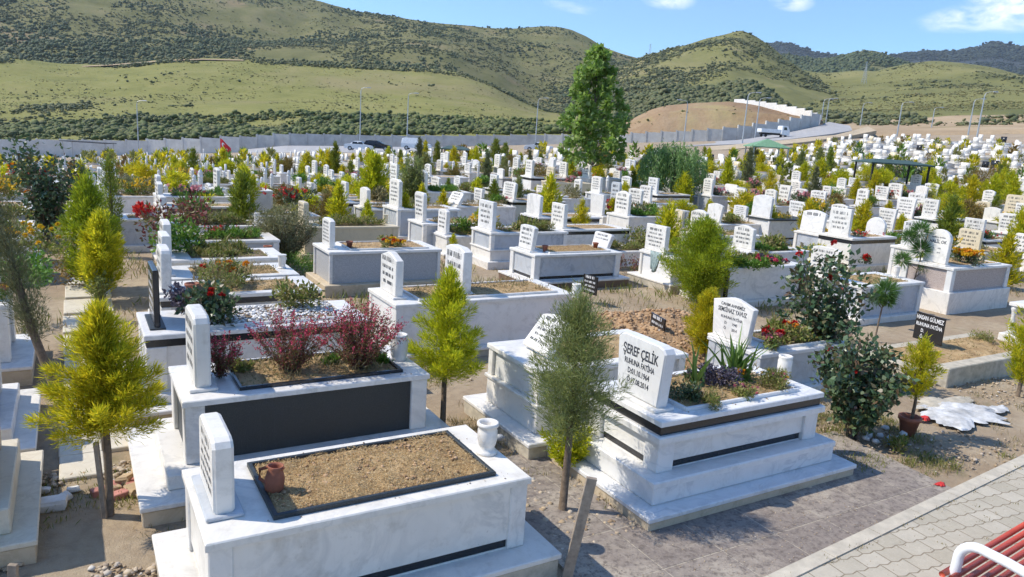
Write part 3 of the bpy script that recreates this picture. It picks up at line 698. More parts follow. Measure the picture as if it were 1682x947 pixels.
# ------------------------------------------------------------------ ground and paths
def ground_near(x, y):
    r = np.hypot(x, y); return ground(x, y)-(.035*fbm(x*1.3, y*1.3, 3, 4)+.015*fbm(x*7, y*7, 9, 3))*(1-smooth(30, 60, r))
def build_ground():
    rr = np.concatenate([np.linspace(0, 2, 4)[:-1], np.linspace(2, 16, 110)[:-1], np.geomspace(16, 190, 110)[:-1], np.geomspace(190, 4300, 20)])
    az = np.concatenate([np.linspace(-math.pi, -1.0, 40)[:-1], np.linspace(-1.0, 1.0, 260)[:-1], np.linspace(1.0, math.pi, 40)[:-1]])
    g, a = np.meshgrid(rr, az, indexing='ij'); x = g*np.sin(a+YAW); y = g*np.cos(a+YAW); z = ground_near(x, y); z[0] = z[0, 0]
    V = np.stack([x, y, z], -1).reshape(-1, 3); n, m = g.shape; i = np.arange(n*m).reshape(n, m); j = np.roll(i, -1, 1)
    F = np.stack([i[:-1], i[1:], j[1:], j[:-1]], -1).reshape(-1, 4)
    m_, nt, b, _ = new_mat('cemetery_ground'); co = objcoord(nt, True)
    n1 = noise(nt, co, .55, 6, .6, .4); n2 = noise(nt, co, 9, 5, .7); n3 = noise(nt, co, 70, 4, .75)
    c = ramp(nt, n1, [(.3, (.28, .205, .13)), (.5, (.36, .275, .18)), (.62, (.41, .33, .225)), (.75, (.33, .26, .175))])
    c = mix(nt, ramp(nt, n2, [(.45, 0), (.75, .55)]), c, (.19, .135, .085)); c = mix(nt, ramp(nt, n3, [(.55, 0), (.72, .6)]), c, (.46, .39, .29))
    n4 = noise(nt, co, 1.1, 5, .7, .5); c = mix(nt, ramp(nt, n4, [(.56, 0), (.7, .5)]), c, (.17, .155, .06))
    ln = N(nt, 'ShaderNodeVectorMath', operation='LENGTH'); nt.links.new(co, ln.inputs[0]); far = ramp(nt, m__(nt, 'MULTIPLY', ln.outputs['Value'], .001), [(.17, 0), (.2, 1)])
    n5 = noise(nt, co, .02, 5, .6); c = mix(nt, far, c, ramp(nt, n5, [(.35, (.15, .15, .05)), (.65, (.26, .22, .1))]))
    nt.links.new(c, b.inputs['Base Color']); b.inputs['Roughness'].default_value = .95
    ad = m__(nt, 'ADD', n2, m__(nt, 'MULTIPLY', n3, .5)); bump(nt, b, ad, .7, .03)
    M['ground'] = m_; tag(link('ground', np_mesh('ground', V, F, 'ground', None, True)), kind='structure')
def m__(nt, op, x, y):
    n = N(nt, 'ShaderNodeMath', operation=op)
    for i, v in enumerate((x, y)):
        if isinstance(v, (int, float)): n.inputs[i].default_value = v
        else: nt.links.new(v, n.inputs[i])
    return n.outputs[0]
build_ground()
def brick_mat(name, c1, c2, mortar, bw, bh, ms, offset=.5, rot=0, wob=0.0, wobs=3, rough=.9, bmp=.4, grain=50, blotch=None):
    m, nt, b, _ = new_mat(name); co = objcoord(nt, True)
    mp = N(nt, 'ShaderNodeMapping'); mp.inputs['Rotation'].default_value = (0, 0, rot); nt.links.new(co, mp.inputs[0]); v = mp.outputs[0]
    if wob:
        sx = N(nt, 'ShaderNodeSeparateXYZ'); nt.links.new(v, sx.inputs[0])
        def tri(s, k): return m__(nt, 'MULTIPLY', m__(nt, 'PINGPONG', s, k), 1.0)
        y2 = m__(nt, 'ADD', sx.outputs[1], m__(nt, 'MULTIPLY', m__(nt, 'SMOOTH_MIN', tri(sx.outputs[0], wobs*.5), wobs*.28), wob)); x2 = m__(nt, 'ADD', sx.outputs[0], 0)
        cx = N(nt, 'ShaderNodeCombineXYZ'); nt.links.new(x2, cx.inputs[0]); nt.links.new(y2, cx.inputs[1]); v = cx.outputs[0]
    br = N(nt, 'ShaderNodeTexBrick'); br.offset = offset; nt.links.new(v, br.inputs['Vector'])
    for k, val in (('Scale', 1.0), ('Brick Width', bw), ('Row Height', bh), ('Mortar Size', ms), ('Mortar Smooth', .3), ('Bias', 0.0)): br.inputs[k].default_value = val
    br.inputs['Color1'].default_value = (*c1, 1); br.inputs['Color2'].default_value = (*c2, 1); br.inputs['Mortar'].default_value = (*mortar, 1)
    n2 = noise(nt, co, 4, 5, .7); c = mix(nt, ramp(nt, n2, [(.35, 0), (.8, .5)]), br.outputs[0], tuple(x*.72 for x in c1))
    n3 = noise(nt, co, grain, 4, .75); c = mix(nt, ramp(nt, n3, [(.5, 0), (.8, .35)]), c, blotch or tuple(min(1, x*1.4) for x in c2))
    if blotch:
        c = mix(nt, ramp(nt, noise(nt, co, 1.1, 6, .68, .6), [(.48, 0), (.66, .9)]), c, (.44, .38, .30)); c = mix(nt, ramp(nt, noise(nt, co, 15, 5, .8), [(.48, 0), (.62, .75)]), c, (.10, .08, .068))
    nt.links.new(c, b.inputs['Base Color']); b.inputs['Roughness'].default_value = rough
    hh = m__(nt, 'SUBTRACT', m__(nt, 'MULTIPLY', n3, .3), br.outputs['Fac']); bump(nt, b, hh, bmp, .012); M[name] = m
brick_mat('beige_pavers', (.41, .365, .28), (.51, .46, .37), (.22, .175, .115), .26, .165, .006, .5, .09, .55, .13, .9, .5)
brick_mat('slate_tiles', (.225, .185, .155), (.285, .24, .20), (.42, .36, .28), .62, .62, .008, 0, 0, 0, 1, .75, .8, 26, (.52, .47, .41))
def sheet(name, poly, z, mat, thick=.12, kind='structure'):
    n = len(poly); v = [(x, y, z) for x, y in poly]+[(x, y, z-thick) for x, y in poly]
    mb = MB().add(v, [tuple(range(n))]+[(i, i+n, (i+1) % n+n, (i+1) % n) for i in range(n)]); return tag(mb.build(name, [mat]), kind=kind)
K0, K1 = np.array([4.39, 3.31]), np.array([9.0, 3.73]); kd = (K1-K0)/np.linalg.norm(K1-K0); kn = np.array([-kd[1], kd[0]])
def kp(s, o): q = K0+kd*s+kn*o; return (q[0], q[1])
sheet('paved_path', [kp(-9, -.131), kp(22, -.131), kp(22, -7), kp(-9, -7)], .010, 'beige_pavers')
M['kerbstone'] = plain('pale_kerb', (.50, .45, .36), .9, 0, .2, 6, .4, 60, True)
mb = MB()
for i in range(-12, 30):
    a, b_ = i*.7, i*.7+.692; q = [kp(a, -.13), kp(b_, -.13), kp(b_, -.005), kp(a, -.005)]
    mb.add([(x, y, .022) for x, y in q]+[(x, y, -.1) for x, y in q], [(0, 1, 2, 3), (0, 4, 5, 1), (1, 5, 6, 2), (2, 6, 7, 3), (3, 7, 4, 0)])
tag(mb.build('kerb', ['kerbstone']), kind='structure')
def yk(x): return K0[1]+(x-K0[0])*kd[1]/kd[0]
sheet('tiled_pavement', [(2.95, yk(2.95)), (7.35, yk(7.35)), (7.5, 5.05), (6.7, 5.05), (6.7, 4.4), (3.95, 4.4), (3.95, 5.9), (3.12, 5.9), (3.05, 4.3)], .004, 'slate_tiles')
# pale slabs and stones of the lane on the left
mb = MB(); rr = random.Random(3)
for i in range(7):
    for j in range(2):
        x0 = -.22+j*.37+rr.uniform(-.02, .02); y0 = 6.95+i*.52+rr.uniform(-.03, .03)
        if i == 0 and j == 1: continue
        zz = .012+.006*rr.random(); mb.box(x0, x0+.35, y0, y0+.49, -.06, zz, .008)
for i in range(22):
    y0 = 10.7+i*1.1; x0 = -.25+rr.uniform(0, .08); zz = float(ground(0, y0))+.012; mb.box(x0, x0+.68, y0, y0+.95+rr.uniform(-.1, .05), zz-.1, zz, .008)
tag(mb.build('slab_path', ['travert']), kind='structure')
for k, (x, y, rz) in enumerate(((.10, 6.62, .2), (.27, 6.72, .1), (.36, 6.60, -.1), (.22, 6.50, .25), (.40, 6.80, .05))):
    o = MB().box(-.10, .10, -.05, .05, 0, .06, .006).build('red_paver', ['redbrick'], None, (x, y, -.03)); o.rotation_euler = (rr.uniform(-.1, .1), rr.uniform(-.1, .1), rz)
    tag(o, 'loose faded red paver half sunk in the soil beside the nearest golden conifer', 'paver', 'loose red pavers in the lane')

# ------------------------------------------------------------------ hills
def hillmat(name, cols, scale, patch=None, pscale=.01, pr=(.5, .62)):
    m, nt, b, _ = new_mat(name); co = objcoord(nt, True); n = noise(nt, co, scale, 8, .68, .4); n2 = noise(nt, co, scale*9, 5, .75)
    ad = m__(nt, 'MULTIPLY_ADD', n2, .45); 
    s = m__(nt, 'ADD', n, m__(nt, 'MULTIPLY', n2, .4))
    c = ramp(nt, s, [(.45+.5*i/(len(cols)-1), q) for i, q in enumerate(cols)])
    if patch: c = mix(nt, ramp(nt, noise(nt, co, pscale, 6, .65, .5), [(pr[0], 0), (pr[1], .85)]), c, patch)
    nt.links.new(c, b.inputs['Base Color']); b.inputs['Roughness'].default_value = 1.0; b.inputs['Specular IOR Level'].default_value = .1
    bump(nt, b, s, .6, 1.5); M[name] = m
hillmat('meadow_grass', [(.155, .16, .05), (.225, .22, .072), (.28, .255, .10)], .05, (.27, .225, .12), .008, (.52, .72))
hillmat('forest_floor', [(.105, .11, .042), (.17, .165, .068), (.24, .21, .105)], .02, (.27, .2, .12), .012, (.58, .70))
hillmat('peak_grass', [(.12, .125, .046), (.19, .185, .07), (.26, .23, .11)], .012, (.30, .24, .14), .02, (.58, .7))
hillmat('right_grass', [(.13, .135, .048), (.195, .19, .07), (.26, .235, .10)], .008, (.10, .11, .045), .006, (.5, .62))
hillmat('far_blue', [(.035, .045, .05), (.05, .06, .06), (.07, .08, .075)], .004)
hillmat('dug_slope', [(.20, .125, .07), (.29, .195, .115), (.37, .27, .17)], .05, (.36, .30, .14), .03, (.5, .66))
hillmat('dry_terrace', [(.30, .22, .14), (.40, .30, .19), (.46, .37, .25)], .04, (.24, .22, .09), .03, (.55, .7))
class Hill:
    def __init__(s, name, mat, xs, lines, naz=160, nsub=14, amp=.01, nsc=40, seed=0, back=(1.25, -.06), kind='structure', first=0.0):
        x = np.linspace(xs[0], xs[1], naz); rows = []; T = len(lines)
        L = []
        for d, pts in lines:
            p = np.array(pts, float); y = np.interp(x, p[:, 0], p[:, 1])
            k = np.ones(5)/5; yp = np.pad(y, 2, mode='edge'); y = np.convolve(yp, k, 'valid')
            dd = d if not callable(d) else None
            L.append(np.array([atd(a, b, dd if dd else d(a)) for a, b in zip(x, y)]))
        for k in range(T-1):
            for q in range(nsub):
                t = q/nsub; rows.append((k+t, L[k]*(1-t)+L[k+1]*t))
        rows.append((T-1, L[-1]))
        for q in range(1, 6):
            t = q/5; P = L[-1].copy(); sc_ = 1+(back[0]-1)*t; P[:, :2] *= sc_; P[:, 2] += np.hypot(L[-1][:, 0], L[-1][:, 1])*back[1]*t**1.5; rows.append((T-1+t, P))
        V = np.stack([p for _, p in rows]); r = np.hypot(V[..., 0], V[..., 1]); tt = np.array([t for t, _ in rows])[:, None]
        nz = (fbm(V[..., 0]/nsc, V[..., 1]/nsc, seed, 5)-.5)*2+.45*(fbm(V[..., 0]/nsc*4, V[..., 1]/nsc*4, seed+7, 3)-.5)
        V[..., 2] += nz*amp*r*np.clip(tt*1.6-first, 0, 1)*(1-.65*np.clip(tt-(T-1.6), 0, .6)/.6)
        s.V = V; s.front = (T-1)*nsub; n, m = V.shape[:2]; i = np.arange(n*m).reshape(n, m)
        F = np.stack([i[:-1, :-1], i[:-1, 1:], i[1:, 1:], i[1:, :-1]], -1).reshape(-1, 4)
        s.o = tag(link(name, np_mesh(name, V.reshape(-1, 3), F, mat, None, True)), kind=kind)
    def sample(s, n, seed, v0=0, v1=1, u0=0, u1=1, ridge=0):
        rng = np.random.default_rng(seed); nf = s.front+ridge; a = rng.uniform(v0, v1, n)*(nf-1.001); b = rng.uniform(u0, u1, n)*(s.V.shape[1]-1.001); i = a.astype(int); j = b.astype(int); fa = (a-i)[:, None]; fb = (b-j)[:, None]
        P = (s.V[i, j]*(1-fb)+s.V[i, j+1]*fb)*(1-fa)+(s.V[i+1, j]*(1-fb)+s.V[i+1, j+1]*fb)*fa
        return P, a/(nf), b/(s.V.shape[1]-1)
def scrub(name, hill, n, seed, size, mat, msc, thr, squash=.75, v=(0, 1), u=(0, 1), sub=3, ridge=0, mask=None):
    P, a, b = hill.sample(n, seed, v[0], v[1], u[0], u[1], ridge); rng = np.random.default_rng(seed+1)
    k = fbm(P[:, 0]/msc, P[:, 1]/msc, seed, 4)+rng.normal(size=len(P))*.04
    tv = thr if mask is None else thr-mask(a, b); ok = k > tv; P = P[ok]; kk = (k-tv)[ok]; r = rng.uniform(size[0], size[1], len(P))*rng.choice([.45, .7, 1, 1.3], len(P))*np.clip(.5+kk*4.5, .5, 1.2)
    Q = np.repeat(P, sub, 0); rq = np.repeat(r, sub); Q = Q+rng.normal(size=Q.shape)*rq[:, None]*np.array([.55, .55, .22]); Q[:, 2] += rq*.35
    V, F = blobs(Q, rq*.62, rng, squash); return tag(link(name, np_mesh(name, V, F, mat)), kind='stuff')
far = Hill('far_mountains', 'far_blue', (1180, 1900), [(2600, [(1180, 130), (1900, 130)]), (3600, [(1180, 95), (1235, 86), (1262, 70), (1292, 69), (1310, 75), (1330, 85), (1370, 92), (1420, 94), (1462, 93), (1490, 87), (1520, 84), (1570, 86), (1600, 80), (1618, 73), (1640, 70), (1660, 76), (1682, 78), (1760, 70), (1900, 80)])], 200, 16, .004, 260, 3)
sr = Hill('scrub_ridge', 'forest_floor', (1230, 1580), [(1300, [(1230, 128), (1580, 128)]), (1700, [(1230, 112), (1290, 88), (1330, 97), (1350, 100), (1375, 93), (1400, 86), (1430, 82), (1448, 86), (1468, 95), (1485, 103), (1520, 112), (1580, 120)])], 110, 14, .004, 130, 5)
gh = Hill('green_hills', 'right_grass', (1215, 1900), [(330, [(1215, 200), (1900, 196)]), (520, [(1215, 178), (1300, 176), (1420, 172), (1500, 170), (1600, 168), (1900, 165)]), (760, [(1215, 150), (1300, 140), (1400, 146), (1500, 138), (1600, 136), (1700, 140), (1900, 150)]), (1050, [(1215, 118), (1262, 110), (1300, 112), (1360, 120), (1400, 116), (1440, 117), (1490, 104), (1520, 98), (1545, 97), (1580, 99), (1630, 108), (1682, 121), (1760, 135), (1900, 150)])], 190, 14, .013, 130, 6)
fm = Hill('forest_mountain', 'forest_floor', (-140, 1190), [(520, [(-140, 150), (700, 150), (820, 175), (900, 196), (1060, 192), (1190, 185)]), (700, [(-140, 98), (0, 98), (300, 96), (600, 98), (720, 106), (830, 150), (890, 176), (950, 170), (1060, 160), (1190, 160)]),
    (920, [(-140, 20), (0, 25), (300, 40), (600, 68), (760, 80), (860, 118), (900, 124), (960, 118), (1060, 122), (1190, 140)]),
    (1200, [(-140, -95), (0, -75), (200, -60), (400, -30), (480, -12), (522, 0), (560, 12), (600, 20), (650, 28), (700, 35), (760, 38), (800, 42), (850, 43), (900, 41), (930, 45), (965, 60), (1000, 78), (1050, 93), (1110, 112), (1190, 140)])], 260, 18, .020, 190, 9)
pk = Hill('peak_hill', 'peak_grass', (985, 1420), [(420, [(985, 198), (1300, 196), (1420, 198)]), (560, [(985, 172), (1100, 160), (1200, 160), (1300, 166), (1420, 190)]), (700, [(985, 140), (1060, 118), (1130, 110), (1200, 105), (1290, 128), (1360, 155), (1420, 185)]), (850, [(985, 128), (1030, 106), (1052, 92), (1080, 84), (1120, 74), (1160, 62), (1200, 54), (1217, 50), (1240, 57), (1262, 70), (1285, 88), (1310, 106), (1340, 126), (1380, 155), (1420, 182)])], 150, 16, .014, 110, 11)
md = Hill('meadow_hill', 'meadow_grass', (-160, 1030), [(190, [(-160, 238), (200, 238), (420, 232), (600, 226), (1030, 226)]), (250, [(-160, 214), (0, 212), (300, 210), (600, 204), (870, 198), (1030, 198)]), (390, [(-160, 158), (0, 158), (300, 152), (500, 150), (700, 158), (830, 176), (900, 190), (1030, 196)]),
    (520, [(-160, 93), (0, 94), (60, 99), (100, 104), (180, 106), (230, 101), (270, 97), (330, 95), (400, 97), (500, 103), (600, 108), (700, 112), (760, 120), (810, 138), (860, 168), (900, 186), (1030, 195)])], 220, 16, .007, 70, 14)
knoll = Hill('scrub_knoll', 'forest_floor', (1015, 1330), [(245, [(1015, 205), (1330, 202)]), (330, [(1015, 180), (1060, 158), (1095, 140), (1120, 142), (1150, 148), (1180, 143), (1215, 134), (1240, 138), (1262, 152), (1288, 174), (1310, 188), (1330, 198)])], 90, 18, .004, 30, 15)
mo = Hill('excavated_mound', 'dug_slope', (1015, 1352), [(lambda a: 146+(a-1015)*.03, [(1015, 232), (1120, 231), (1230, 224), (1300, 212), (1352, 203)]), (158, [(1015, 216), (1050, 200), (1085, 188), (1130, 184), (1200, 182), (1290, 190), (1352, 199)]), (176, [(1015, 208), (1040, 194), (1067, 180), (1090, 173), (1130, 169), (1200, 166), (1240, 172), (1300, 184), (1352, 197)])], 110, 14, .003, 9, 17, (1.1, -.05))
tr = Hill('dry_terrace', 'dry_terrace', (1325, 1920), [(140, [(1325, 250), (1920, 258)]), (158, [(1325, 221), (1400, 217), (1682, 213), (1920, 212)]), (215, [(1325, 202), (1400, 202), (1682, 205), (1920, 205)]), (250, [(1325, 199), (1400, 197), (1500, 195), (1560, 189), (1700, 188), (1920, 188)])], 120, 10, .002, 14, 19, (1.15, -.04))
scrub('mountain_forest', fm, 30000, 21, (.9, 2.1), 'forest', 90, .56, .9, (.12, 1.0), ridge=1, mask=lambda a, b: .3*(b < .19)*(a > .35)+.16*(b < .42)*(a > .30)*(a < .52)+.10*(b > .62))
scrub('mountain_scrub', fm, 22000, 22, (.7, 1.8), 'scrub', 60, .50, .7, (.1, 1.0))
scrub('peak_scrub', pk, 9000, 23, (.7, 1.9), 'scrub', 60, .52, .7, (.1, 1), ridge=1, mask=lambda a, b: .12*(a > .8)+.1*(b < .3))
scrub('ridge_scrub', sr, 6000, 24, (2, 4.5), 'forest', 200, .38, .8, ridge=1)
scrub('far_forest', far, 12000, 25, (5, 9), 'farforest', 500, .30, .7, ridge=1)
scrub('green_hill_scrub', gh, 9000, 26, (.7, 2.0), 'scrub', 90, .58, .65, (.03, 1), ridge=1, mask=lambda a, b: .25*(a < .16)*(b < .42))
scrub('knoll_scrub', knoll, 7000, 27, (.6, 1.5), 'scrub', 30, .33, .75, (.1, 1), ridge=1)
scrub('meadow_shrubs', md, 1100, 28, (.4, 1.1), 'scrub', 40, .60, .8, (.35, 1))
scrub('meadow_edge_scrub', md, 2200, 29, (.6, 1.6), 'scrub', 45, .50, .75, (.93, 1.0), ridge=1, mask=lambda a, b: .16*(b > .45))
scrub('valley_bushes', md, 9000, 30, (.5, 1.3), 'riverbush', 26, .36, .75, (.06, .42))
scrub('valley_dark_bushes', md, 2000, 31, (.5, 1.2), 'scrub', 20, .50, .75, (.34, .58), (0, .40))
scrub('meadow_tufts', md, 9000, 34, (.18, .5), 'tuft', 30, .50, .5, (.28, 1))
scrub('green_hill_tufts', gh, 9000, 35, (.4, .9), 'tuft', 60, .48, .5, (.1, 1))
scrub('mountain_tufts', fm, 9000, 36, (.5, 1.3), 'tuft', 60, .48, .5, (.2, 1))
scrub('mound_weeds', mo, 70, 32, (.15, .4), 'riverbush', 12, .56, .6, (.3, 1))
scrub('terrace_scrub', tr, 900, 33, (.4, 1.1), 'scrub', 15, .54, .7, (.55, 1))

# the clear but slightly hazy air of the valley
def build_haze():
    mb = MB().box(-4700, 4700, -4700, 4700, -40, 1200, 0); o = mb.build('haze', [HAZE]); tag(o, kind='stuff')
m_, nt, b, out = new_mat('valley_haze'); nt.nodes.remove(b); pv = N(nt, 'ShaderNodeVolumePrincipled'); pv.inputs['Color'].default_value = (.80, .88, 1.0, 1); pv.inputs['Density'].default_value = .00008; pv.inputs['Anisotropy'].default_value = .3
nt.links.new(pv.outputs[0], out.inputs['Volume']); HAZE = m_; build_haze()

def track(name, pts, d0, d1):
    V = []; F = []
    xs = np.linspace(pts[0][0], pts[-1][0], 50); ys = np.interp(xs, [p[0] for p in pts], [p[1] for p in pts])
    for x, y in zip(xs, ys): V += [tuple(atd(x, y+1.0, d0)), tuple(atd(x, y-.5, d1))]
    for i in range(49): F.append((2*i, 2*i+2, 2*i+3, 2*i+1))
    tag(MB().add(V, F).build(name, ['dry_terrace']), kind='structure')
track('dirt_track', [(60, 107), (120, 109), (180, 106), (230, 102), (270, 98.5), (330, 96.5), (400, 98)], 505, 511)
# ------------------------------------------------------------------ tombs placed one by one
HAND = []
def TP(px, py, H): p = at(px, py, H); return (p[0], p[1], p[2]-H)
def T(label, P, **k):
    L, W = k.get('L', 2.2), k.get('W', 1.03); HAND.append((P[0]+L/2, P[1]+W/2, L, W)); k.setdefault('seed', len(HAND)); return tomb(label, P, **k)
step1 = ((.19, .2, 'white', 'concrete'),)
g1 = 'marble tombs standing in the cemetery'
T('white marble tomb with a terracotta jug on its black-rimmed bed of dry straw', (.55, 4.15, 0), L=2.2, W=1.05, H=.75, base=step1, band='bottom', rim='charcoal', bed='straw', x_bed=.44,
  hs=dict(kind='softrect', w=.56, h=.47, t=.125, x=.09, y=.56, rows=5, footmat='grey', c=.018, footh=.025), pillar=.14, group=g1)
T('white tomb with a charcoal granite side panel and wine-red bushes on its bed', (.68, 6.25, 0), W=1.0, H=.84, base=((.36, .15, 'white', 'beige'), (.14, .13, 'white')), panel='charcoal', rim='black', bed='dry', x_bed=.5, pillar=.16,
  hs=dict(kind='softrect', w=.55, h=.62, t=.13, x=.13, rows=4, c=.018), foot=False, group=g1)
C_ = T('large stepped white marble tomb with two black bands and a legible flared headstone', (4.25, 4.47, -.02), L=2.13, W=1.05, H=.84, base=((.29, .14, 'white2', 'beige'), (.12, .21, 'white2')), body='white2', panel='white2', slab='white2', band='both', rim='white2', bed='dry', x_bed=.42, pillar=.19,
  hs=dict(kind='softrect', w=.66, h=.56, t=.13, x=.12, y=.50, taper=.86, mat='white2', c=.015, tz=.5, text=(('ŞEREF ÇELİK', .128, .10, .66), ('RUHUNA FATİHA', .074, .01, .70), ('D:01.10.1964', .074, -.075, .76), ('Ö:17.08.2014', .074, -.16, .76))), group=g1)
MB().ring(-.022, 2.13+.022, -.022, 1.05+.022, .08, 2.05, .08, .97, .640, .7046, .012).build('ledge', ['white2'], C_); MB().ring(-.125, 2.13+.125, -.125, 1.05+.125, .06, 2.07, .06, .99, .295, .3535, .012).build('ledge', ['white2'], C_)
K_ = T('white two-tier tomb with its headstone slab leaning far back, behind the thin olive-green tree', (3.92, 5.92, 0), L=2.0, W=1.1, H=.84, base=((.18, .17, 'white', 'concrete'),), upper=(.30, 0, 'white'), bed='soil', pillar=.1, panel='white2',
  hs=dict(kind='arch', w=.5, h=.46, t=.08, x=.26, tilt=.66, rows=5, foot=False), group=g1)
T('low grey-white tomb with a gabled five-line headstone behind the sword-leaved plant', TP(1251, 583, .6), L=1.9, W=.95, H=.6, base=((.1, .1, 'white'),), body='grey', slab='white2', rim='white2', bed='green', x_bed=.5,
  hs=dict(kind='gable', w=.72, h=.56, t=.09, x=.06, y=.62, taper=.85, tz=.55, text=(('CANIM ANNEMİZ', .058, .13, .9), ('SEMSİNAZ YAVUZ', .085, .045, .72), ('RUHUNA FATİHA', .052, -.04, .9), ('D:       1945', .052, -.115, .9), ('Ö:       2014', .052, -.19, .9))), group=g1)
F_ = T('white tomb with a thin black headstone and a bed of white pebbles', TP(236.5, 552, .86), L=2.45, W=1.05, H=.86, base=((.30, .13, 'white', 'beige'), (.1, .1, 'white')), band='top', rim='white', bed='pebble', x_bed=.62, body='white', pillar=.2,
  hs=dict(kind='rect', w=.58, h=.62, t=.06, x=.12, mat='black', rows=5, tmat='whitetext', footmat='charcoal', footh=.02), group=g1)
gP = TP(650, 501, .8)
g_ = T('long white tomb with two headstones in line behind the golden conifer on a bare stem', gP, L=2.9, W=1.1, H=.8, base=((.1, .12, 'white', 'concrete'),), rim='white', bed='dry', x_bed=.42, pillar=.1,
  hs=(dict(kind='gable', w=.6, h=.58, t=.11, x=.12, y=.62, rows=4), dict(kind='clip', w=.62, h=.64, t=.14, x=1.14, y=.62, rows=3)), group=g1)
T('white tomb with grey speckled granite sides on a beige base and a narrow white headstone', TP(540.7, 414, .8), L=2.25, W=1.1, H=.8, base=((.1, .2, 'beige'),), panel='granite', pillar=.06, rim='white2', bed='soil', hs=dict(kind='clip', w=.5, h=.52, t=.1, x=.1, rows=6), group=g1)
T('grey-white marble tomb with two small clay pots beside its leaning four-line headstone', TP(879, 419, .7), L=2.25, W=1.05, H=.7, base=((.16, .16, 'white', 'brown'),), body='white2', panel='grey', pillar=.14, band='bottom', slab='white2', rim='white2', bed='straw',
  hs=dict(kind='clip', w=.58, h=.50, t=.1, x=.12, y=.62, tilt=.08, rows=4, taper=.9), group=g1)
T('cream marble tomb behind the grey speckled one', TP(500, 373, .72), L=2.3, W=1.1, H=.72, base=((.08, .1, 'cream'),), body='cream', slab='cream', bed='green', pillar=.14, hs=dict(kind='softrect', w=.5, h=.5, t=.12, x=.06, mat='cream', rows=5), foot=True, group=g1)
T('white tomb with pink speckled granite sides and yellow marigolds beside a tall rounded headstone', TP(1567, 441, .95), L=2.3, W=1.15, H=.95, base=((.04, .44, 'white'),), panel='pink', pillar=.13, rim='white', bed='soil', body='white2',
  hs=dict(kind='round', w=.5, h=.72, t=.11, x=.1, y=.5, tz=.5, tilt=.06, text=(('RUHUNA FATİHA', .040, .17, .9), ('HALİL OK', .095, .06, .85), ('D:       1952', .04, -.06, .9), ('Ö:       2014', .04, -.15, .9))), group=g1)
T('grey tomb behind the upper rose bush, its worn headstone leaning right', TP(1418, 471, .72), L=2.0, W=1.1, H=.72, base=((.06, .1, 'white'),), body='white2', panel='grey', slab='white', bed='dry', pillar=.12, foot=True,
  hs=dict(kind='clip', w=.66, h=.58, t=.08, x=-.05, y=.9, tilt=.02, rows=6, taper=.86), group=g1)
T('white and black tomb with purple flowers on its bed beside a shouldered cream headstone', TP(1197, 441, .78), L=2.3, W=1.1, H=.78, base=((.1, .1, 'white'),), body='black', panel='white', pillar=.07, bed='green', slab='white', hs=dict(kind='shoulder', w=.78, h=.66, t=.12, x=.02, y=.65, rows=3, mat='travert'), group=g1)
T('white tomb carrying a grey-green scarf tied round the foot of its headstone', TP(1107, 424, .72), L=2.1, W=1.15, H=.72, base=((.16, .18, 'white', 'concrete'),), body='white', pillar=.08, bed='dry', slab='white', panel='white2', hs=dict(kind='rect', w=.66, h=.58, t=.12, x=.06, y=.72, rows=5), group=g1)
# the two tombs cut by the left edge of the picture
T('beige stepped tomb at the lower left edge beside the lane', (-2.75, 5.95, 0), L=2.15, W=1.1, H=.86, base=((.26, .16, 'travert', 'beige'), (.10, .2, 'travert')), body='beige', slab='travert', bed='soil', hs=dict(kind='arch', w=.6, h=.55, x=.1), group=g1)
T('white stepped tomb with purple and yellow flowers at the left edge', (-2.85, 7.68, 0), L=2.15, W=1.05, H=.88, base=((.30, .16, 'white', 'beige'), (.12, .14, 'white')), body='white', panel='grey', rim='white', bed='soil', pillar=.16, band='bottom', hs=dict(kind='arch', w=.6, h=.55, x=.1), foot=True, group=g1)
T('white tomb with a foot vase behind the leaning dark cypress at the left edge', (-2.7, 9.9, 0), L=2.0, W=1.05, H=.88, base=((.2, .2, 'white', 'beige'),), body='white', panel='grey', bed='green', pillar=.16, foot=True, hs=dict(kind='arch', w=.55, h=.55, x=.1), group=g1)
# the row that climbs away on the left, one behind another
for i, (px, py, H, L, bd, k, lab) in enumerate((
    (262, 489, .8, 2.1, 'dry', dict(band='top', panel='grey'), 'white tomb with orange flowers and a clay pot next behind the white pebble bed'),
    (264, 459, .8, 1.95, 'dry', dict(foot=True), 'white tomb with a foot vase second behind the white pebble bed'),
    (266, 428, .8, 1.95, 'green', dict(panel='white2'), 'white tomb overgrown with green, third behind the white pebble bed'),
    (268, 397, .78, 2.1, 'green', dict(panel='grey'), 'white tomb with a red-leaved bush on its bed, in the left row'),
    (262, 372, .78, 2.2, 'green', dict(foot=True), 'white tomb with a flower-decked headstone in the left row'),
    (258, 339, .78, 2.3, 'soil', dict(body='beige', slab='travert', band='top', bandmat='brown', foot=True), 'tan stone tomb with a dark band under its slab in the left row'),
    (256, 322, .78, 2.2, 'green', dict(foot=True), 'white low tomb just behind the tan stone one in the left row'))):
    T(lab, TP(px, py, H), L=L, W=1.0, H=H, base=((.1, .12, 'white', 'beige'),), bed=bd, pillar=.12, hs=dict(kind=('softrect', 'rect', 'clip')[i % 3], w=.55, h=.55, t=.12, x=.05, rows=4), group=g1, **k)
